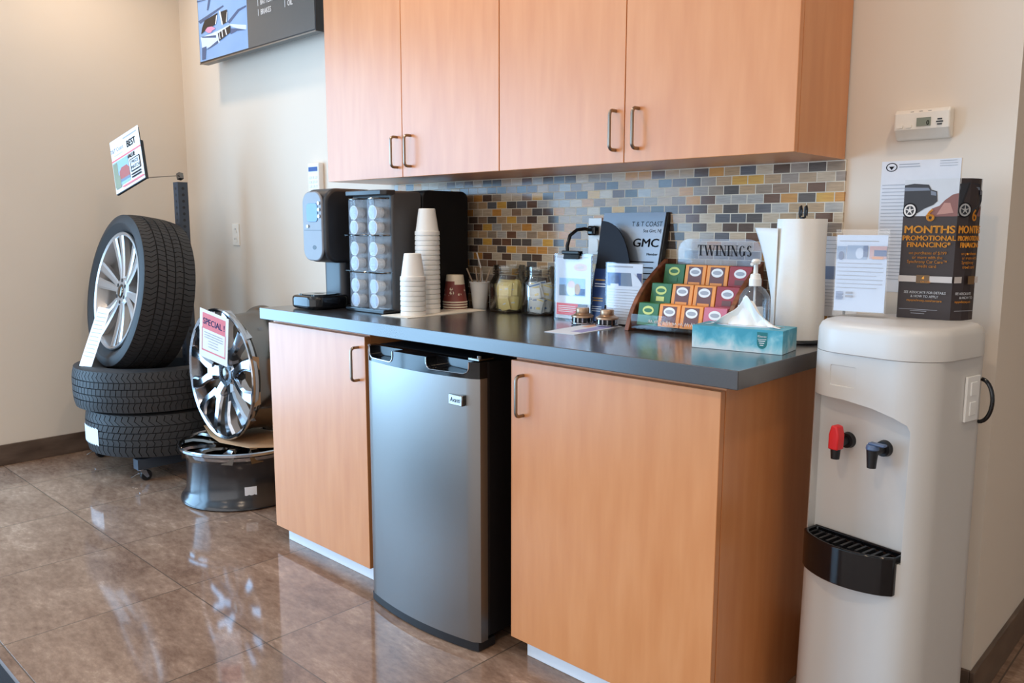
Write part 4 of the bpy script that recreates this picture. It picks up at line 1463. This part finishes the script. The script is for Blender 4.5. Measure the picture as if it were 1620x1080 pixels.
def tyre(mb, ro, wd_, ri, shoulder=.035, pitches=58, seed=0, chev=.3):
    """axis along z, tread between -w/2 and w/2"""
    h = wd_ / 2
    gd = .008
    # (z fraction, radius drop, is tread)
    ribs = [(-1, -.56), (-.5, -.2), (-.15, .15), (.2, .5), (.56, 1)]
    prof = []
    side = [(ri, -h * .72), (ri + .012, -h * .80), (ri + .03, -h * .93), (ri + (ro - ri) * .5, -h * 1.06), (ro - .045, -h * 1.07), (ro - .022, -h * 1.03), (ro - .010, -h * .985)]
    prof += [(r_, z, 0) for r_, z in side]
    tw_ = h * .93

    def crown(f):
        return ro - .009 * abs(f) ** 3
    for i, (a, b) in enumerate(ribs):
        prof.append((crown(a), a * tw_, 1))
        prof.append((crown((a + b) / 2), (a + b) / 2 * tw_, 1))
        prof.append((crown(b), b * tw_, 1))
        if i < 4:
            n_ = ribs[i + 1][0]
            prof.append((crown(b) - gd, (b + .012) * tw_, 2))
            prof.append((crown(n_) - gd, (n_ - .012) * tw_, 2))
    prof += [(r_, -z, 0) for r_, z in side[::-1]]
    prof.append((ri - .002, h * .6, 0))
    prof.append((ri - .002, -h * .6, 0))
    K = len(prof)
    phases = [0, .86, .89, .97]
    ns = pitches * 4
    vs = []
    for s in range(ns):
        p, q = divmod(s, 4)
        for r_, z, tr in prof:
            f = z / tw_
            off = 0
            if tr:
                off = chev * (1 - abs(abs(f) * 2 - 1)) * (1 if f > 0 else -1) + .5 * (int((f + 1) * 2.5) % 2)
            th = 2 * PI * (p + phases[q] + off) / pitches
            rr_ = r_
            if tr == 1 and q in (2, 3):
                rr_ -= .0055 if abs(f) < .55 else .007
            vs.append((rr_ * math.cos(th), rr_ * math.sin(th), z))
    fs = [(s * K + k, ((s + 1) % ns) * K + k, ((s + 1) % ns) * K + (k + 1) % K, s * K + (k + 1) % K) for s in range(ns) for k in range(K)]
    mb.add(vs, fs)
    return mb


t1 = thing('tire', 'bottom tyre of the stack with a white sticker, lying on the tyre stand', 'tire', (-3.335, -.435, .116))
tyre(MB(), .372, .205, .20, pitches=70, chev=.7).obj('rubber_tire', M_rubber, t1, loc=(0, 0, .108), smooth=25)
st = MB()
for i in range(8):
    a0, a1 = R(-106 + i * 3.6), R(-106 + (i + 1) * 3.6)
    q = .3745
    st.add([(q * math.cos(a0), q * math.sin(a0), .058), (q * math.cos(a1), q * math.sin(a1), .05), (q * math.cos(a1), q * math.sin(a1), .132), (q * math.cos(a0), q * math.sin(a0), .140)], [(0, 1, 2, 3)])
stk = st.obj('sticker', M_lpaper, t1, smooth=60, fix=False)
t2 = thing('tire', 'upper lying tyre of the stack under the upright wheel, on the tyre stand', 'tire', (-3.352, -.455, .336))
tyre(MB(), .393, .195, .235, pitches=92, chev=.25).obj('rubber_tire', M_rubber, t2, loc=(0, 0, .1045), smooth=25)


def rim(parent, ro, wd_, kind, face_m, barrel_m, lip_m=None):
    """alloy rim, axis z, styled face at z = 0 looking up, barrel going down to -wd_"""
    b = MB()
    prof = [(ro - .022, -.022), (ro - .016, -.006), (ro - .005, 0), (ro, -.004), (ro, -.014), (ro - .010, -.022), (ro - .013, -.036), (ro - .022, -.046), (ro - .030, -.062), (ro - .033, -wd_ * .5), (ro - .028, -wd_ * .78), (ro - .016, -wd_ + .03), (ro - .004, -wd_ + .016), (ro - .002, -wd_ + .004), (ro - .007, -wd_), (ro - .016, -wd_ + .008), (ro - .024, -wd_ + .03), (ro - .034, -wd_ * .78), (ro - .039, -wd_ * .5), (ro - .036, -.066), (ro - .032, -.052), (ro - .026, -.036)]
    b.lathe(prof, 72, closed=True, mf=lambda a, q: 1 if q < 6 or q > 19 else 0).obj('barrel', [barrel_m, lip_m or barrel_m], parent, smooth=35)
    R1 = ro - .018
    hubz = -.045
    if kind == 'multi':
        for k in range(12):
            s = MB()
            a = 360 / 12 * k + (6 if k % 2 else -6)
            M = Matrix.Rotation(R(a), 4, 'Z')
            wi, wo = .013, .027
            pts = []
            for t in (0, .25, .5, .75, 1):
                r_ = .045 + (R1 - .045) * t
                w2 = wi + (wo - wi) * t
                zt = hubz + .012 + (.028) * t ** 1.6
                pts.append((r_, w2, zt))
            vs = []
            for r_, w2, zt in pts:
                vs += [(r_, -w2, zt - .006), (r_, -w2 * .55, zt), (r_, w2 * .55, zt), (r_, w2, zt - .006), (r_, w2 * .7, zt - .034), (r_, -w2 * .7, zt - .034)]
            n = 6
            fs = [(i * n + j, i * n + (j + 1) % n, (i + 1) * n + (j + 1) % n, (i + 1) * n + j) for i in range(4) for j in range(n)] + [tuple(range(n)), tuple(range(4 * n + n - 1, 4 * n - 1, -1))]
            s.add(vs, fs, 0, M)
            s.obj('spoke', face_m, parent, smooth=25)
        hr = .062
    else:
        for k in range(6):
            M = Matrix.Rotation(R(60 * k), 4, 'Z')
            s = MB()

            def arm(pl):
                vs = []
                for x, y, w2, zt in pl:
                    vs += [(x, y - w2, zt - .010), (x, y - w2 * .62, zt), (x, y + w2 * .62, zt), (x, y + w2, zt - .010), (x, y + w2 * .75, zt - .045), (x, y - w2 * .75, zt - .045)]
                m_ = len(pl)
                n = 6
                fs = [(i * n + j, i * n + (j + 1) % n, (i + 1) * n + (j + 1) % n, (i + 1) * n + j) for i in range(m_ - 1) for j in range(n)] + [tuple(range(n)), tuple(range(m_ * n - 1, (m_ - 1) * n - 1, -1))]
                s.add(vs, fs, 0, M)
            arm([(.04, 0, .026, hubz + .012), (.085, 0, .027, hubz + .024), (.130, 0, .036, hubz + .034)])
            for sg in (-1, 1):
                arm([(.10, sg * .016, .024, hubz + .028), (.140, sg * .032, .024, hubz + .037), (.178, sg * .054, .023, hubz + .043), (.222, sg * .069, .025, hubz + .046), (R1 * .972, sg * .076, .036, -.004)])
            s.obj('spoke', face_m, parent, smooth=25)
        hr = .058
    h = MB().lathe([(0, hubz - .05), (hr + .016, hubz - .045), (hr + .014, hubz + .006), (hr, hubz + .016), (.036, hubz + .016), (.034, hubz + .010), (0, hubz + .010)], 40).obj('hub', face_m, parent, smooth=35)
    cp = MB().lathe([(0, hubz + .026), (.022, hubz + .025), (.031, hubz + .020), (.033, hubz + .010)], 32).obj('center_cap', M_darkchrome, parent, smooth=50)
    for k in range(6):
        a = R(60 * k + 30)
        x, y = .054 * math.cos(a), .054 * math.sin(a)
        MB().cyl((x, y, hubz + .0155), (x, y, hubz + .0175), .0095, n=14).obj('lug_hole', M_black, parent)


al = R(2)
tl = R(10)
n_ = Vector((-math.sin(al) * math.cos(tl), -math.cos(al) * math.cos(tl), math.sin(tl)))
wh = thing('wheel', 'upright tyre on a silver multi-spoke wheel leaning on the stand above the lying tyres', 'wheel', (-3.365, -.637, .903))
q_ = n_.to_track_quat('Z', 'Y')
wh.rotation_euler = q_.to_euler()
tyre(MB(), .385, .245, .282, pitches=92, chev=.5).obj('rubber_tire', M_rubber, wh, loc=(0, 0, -.118), smooth=25)
rim(wh, .292, .235, 'multi', M_silver, M_silver)

fs_ = 'standing rim'
lr_ = thing('alloy_rim', 'dark chrome rim lying face up on the floor under the cardboard', 'wheel rim', (-2.58, -.405, .255))
rim(lr_, .282, .253, 'split', M_darkchrome, mat('painted_barrel', (42, 42, 46), .22, .4, coat=.6), M_chrome)
lb2 = MB()
for i in range(6):
    a0, a1 = R(-29 + i * 1.9), R(-29 + (i + 1) * 1.9)
    q = .2535
    lb2.add([(q * math.cos(a0), q * math.sin(a0), -.205), (q * math.cos(a1), q * math.sin(a1), -.205), (q * math.cos(a1), q * math.sin(a1), -.155), (q * math.cos(a0), q * math.sin(a0), -.155)], [(0, 1, 2, 3)])
lb2.obj('sticker', M_lpaper, lr_, smooth=60, fix=False)
cb = MB().prism([(-.41, -.005), (-.20, -.075), (-.06, -.10), (.12, -.055), (.235, .09), (.10, .19), (-.16, .15), (-.3, .08)], 0, .004, 'z')
tag(cb.obj('cardboard_sheet', M_card, None, (-2.52, -.42, .2555), smooth=0), 'torn brown cardboard sheet between the standing rim and the lying rim', 'cardboard')
n2 = Vector((0, -1, 0))
ur = thing('alloy_rim', 'chrome split-spoke rim standing upright on cardboard beside the base cabinet', 'wheel rim', (-2.614, -.492, .2605 + .298))
ur.rotation_euler = n2.to_track_quat('Z', 'Y').to_euler()
rim(ur, .2975, .24, 'split', M_chrome, M_darkchrome, M_chrome)


def posed(o, loc, ypr):
    a, b, g = (R(v) for v in ypr)
    M = Matrix.Rotation(a, 4, 'Z') @ Matrix.Rotation(b, 4, 'X') @ Matrix.Rotation(g, 4, 'Y')
    M.translation = Vector(loc)
    o.matrix_world = M
    o.location = M.translation
    o.rotation_euler = M.to_euler()
    return o


M_signred = mat('salmon_frame_ink', (232, 128, 136), .6)
sp_ = sheet('paper_sign', .154, .237, [('r', -.062, .145, .062, .222, M_signred), ('t', 'SPECIAL !', 0, .168, .043, 'CENTER', .66, .02, M_navy), ('r', -.064, .035, .064, .042, M_signred), ('r', -.064, .035, -.061, .15, M_signred), ('r', .061, .035, .064, .15, M_signred),
             ('l', -.05, .05, .128, 3, .012, .003, M_gink), ('l', -.028, .026, .09, 3, .014, .0025, M_gink)], M_paper)
sp_.data.transform(Matrix.Translation((0, 0, -.1185)))
posed(sp_, (-2.515, -.556, .741), (19, 14, 18))
tag(sp_, 'white and red SPECIAL paper sign taped on the upright chrome rim', 'sign')
tg = sheet('price_tag', .076, .30, [('l', -.03, .03, .27, 12, .02, .004, M_gink)], M_paper)
tg.data.transform(Matrix.Translation((0, 0, -.15)))
posed(tg, (-3.372, -.742, .68), (25.7, -22, 6))
tag(tg, 'long white printed tag leaning on the silver wheel of the upright tyre', 'tag')

sg = thing('sign_holder', 'tilted tyre price sign in a holder wired to the stand post', 'sign', (-3.325, -.554, 1.536))
posed(sg, (-3.325, -.554, 1.536), (14, -11.2, -21.5))
M_green2 = mat('olive_photo', (140, 146, 120), .5)
M_truck = mat('red_truck_photo', (176, 92, 84), .5)
sheet('price_card', .216, .279, [('t', 'T&T Coast', -.062, .212, .03, 'CENTER', .7, .0, M_navy), ('l', -.085, -.02, .192, 1, .01, .003, M_gink), ('t', 'BEST', .045, .20, .05, 'CENTER', .62, .03, M_ink), ('l', -.01, .095, .255, 1, .01, .006, M_gink),
      ('r', -.108, .166, .108, .174, M_pink), ('t', 'VALUE', .035, .140, .03, 'CENTER', .62, .03, M_ink), ('r', -.104, .03, .01, .16, M_photo1), ('r', -.104, .03, -.07, .155, M_green2), ('p', [(-.065, .06), (-.062, .1), (-.045, .118), (-.005, .118), (.01, .1), (.01, .055)], M_truck), ('r', -.06, .045, .01, .058, M_photo3), ('p', [(-.10, .02), (-.06, .02), (-.06, .08), (-.09, .10)], M_green2),
      ('r', .022, .064, .094, .130, M_ink), ('r', .027, .069, .089, .125, M_lpaper), ('t', 'PRICE', .058, .102, .024, 'CENTER', .78, .02, M_ink), ('t', 'MATCH', .058, .076, .024, 'CENTER', .72, .02, M_ink), ('r', .022, .046, .094, .053, M_ink), ('r', .022, .032, .094, .039, M_ink), ('r', -.05, .012, .108, .02, M_pink)], M_paper, parent=sg, loc=(0, 0, -.1395))
MB().box(-.109, .109, .001, .012, -.143, -.139).box(.107, .111, .001, .016, -.143, .06).box(-.108, .108, .003, .0055, -.139, .13).obj('backing', M_black, sg, smooth=0)
M_inv = sg.matrix_world.inverted()
p1 = Vector((-3.343, -.288, 1.474))
MB().tube([M_inv @ p for p in (sg.matrix_world @ Vector((.105, .008, -.138)), p1)], .0025, 8).obj('wire_arm', M_nickel, sg)
cpn = MB().box(-.012, .012, -.012, .012, -.02, .012)
cpn.obj('clamp', M_darkchrome, sg, loc=M_inv @ p1, smooth=0)

# floor mat at the lower left edge
fm = thing('floor_mat', 'dark floor mat with grey border at the lower left edge', 'mat', (-1.9, -2.25, 0))
MB().prism(rrect(-.9, .75, -.45, .622, .02), 0, .006, 'z').obj('border', mat('grey_mat_border', (120, 118, 120), .7), fm, smooth=0)
MB().box(-.89, .74, -.44, .612, .006, .010).obj('pile', mat('black_mat_pile', (30, 29, 32), .95, var=.4, scale=500, bump=.6), fm, smooth=0)
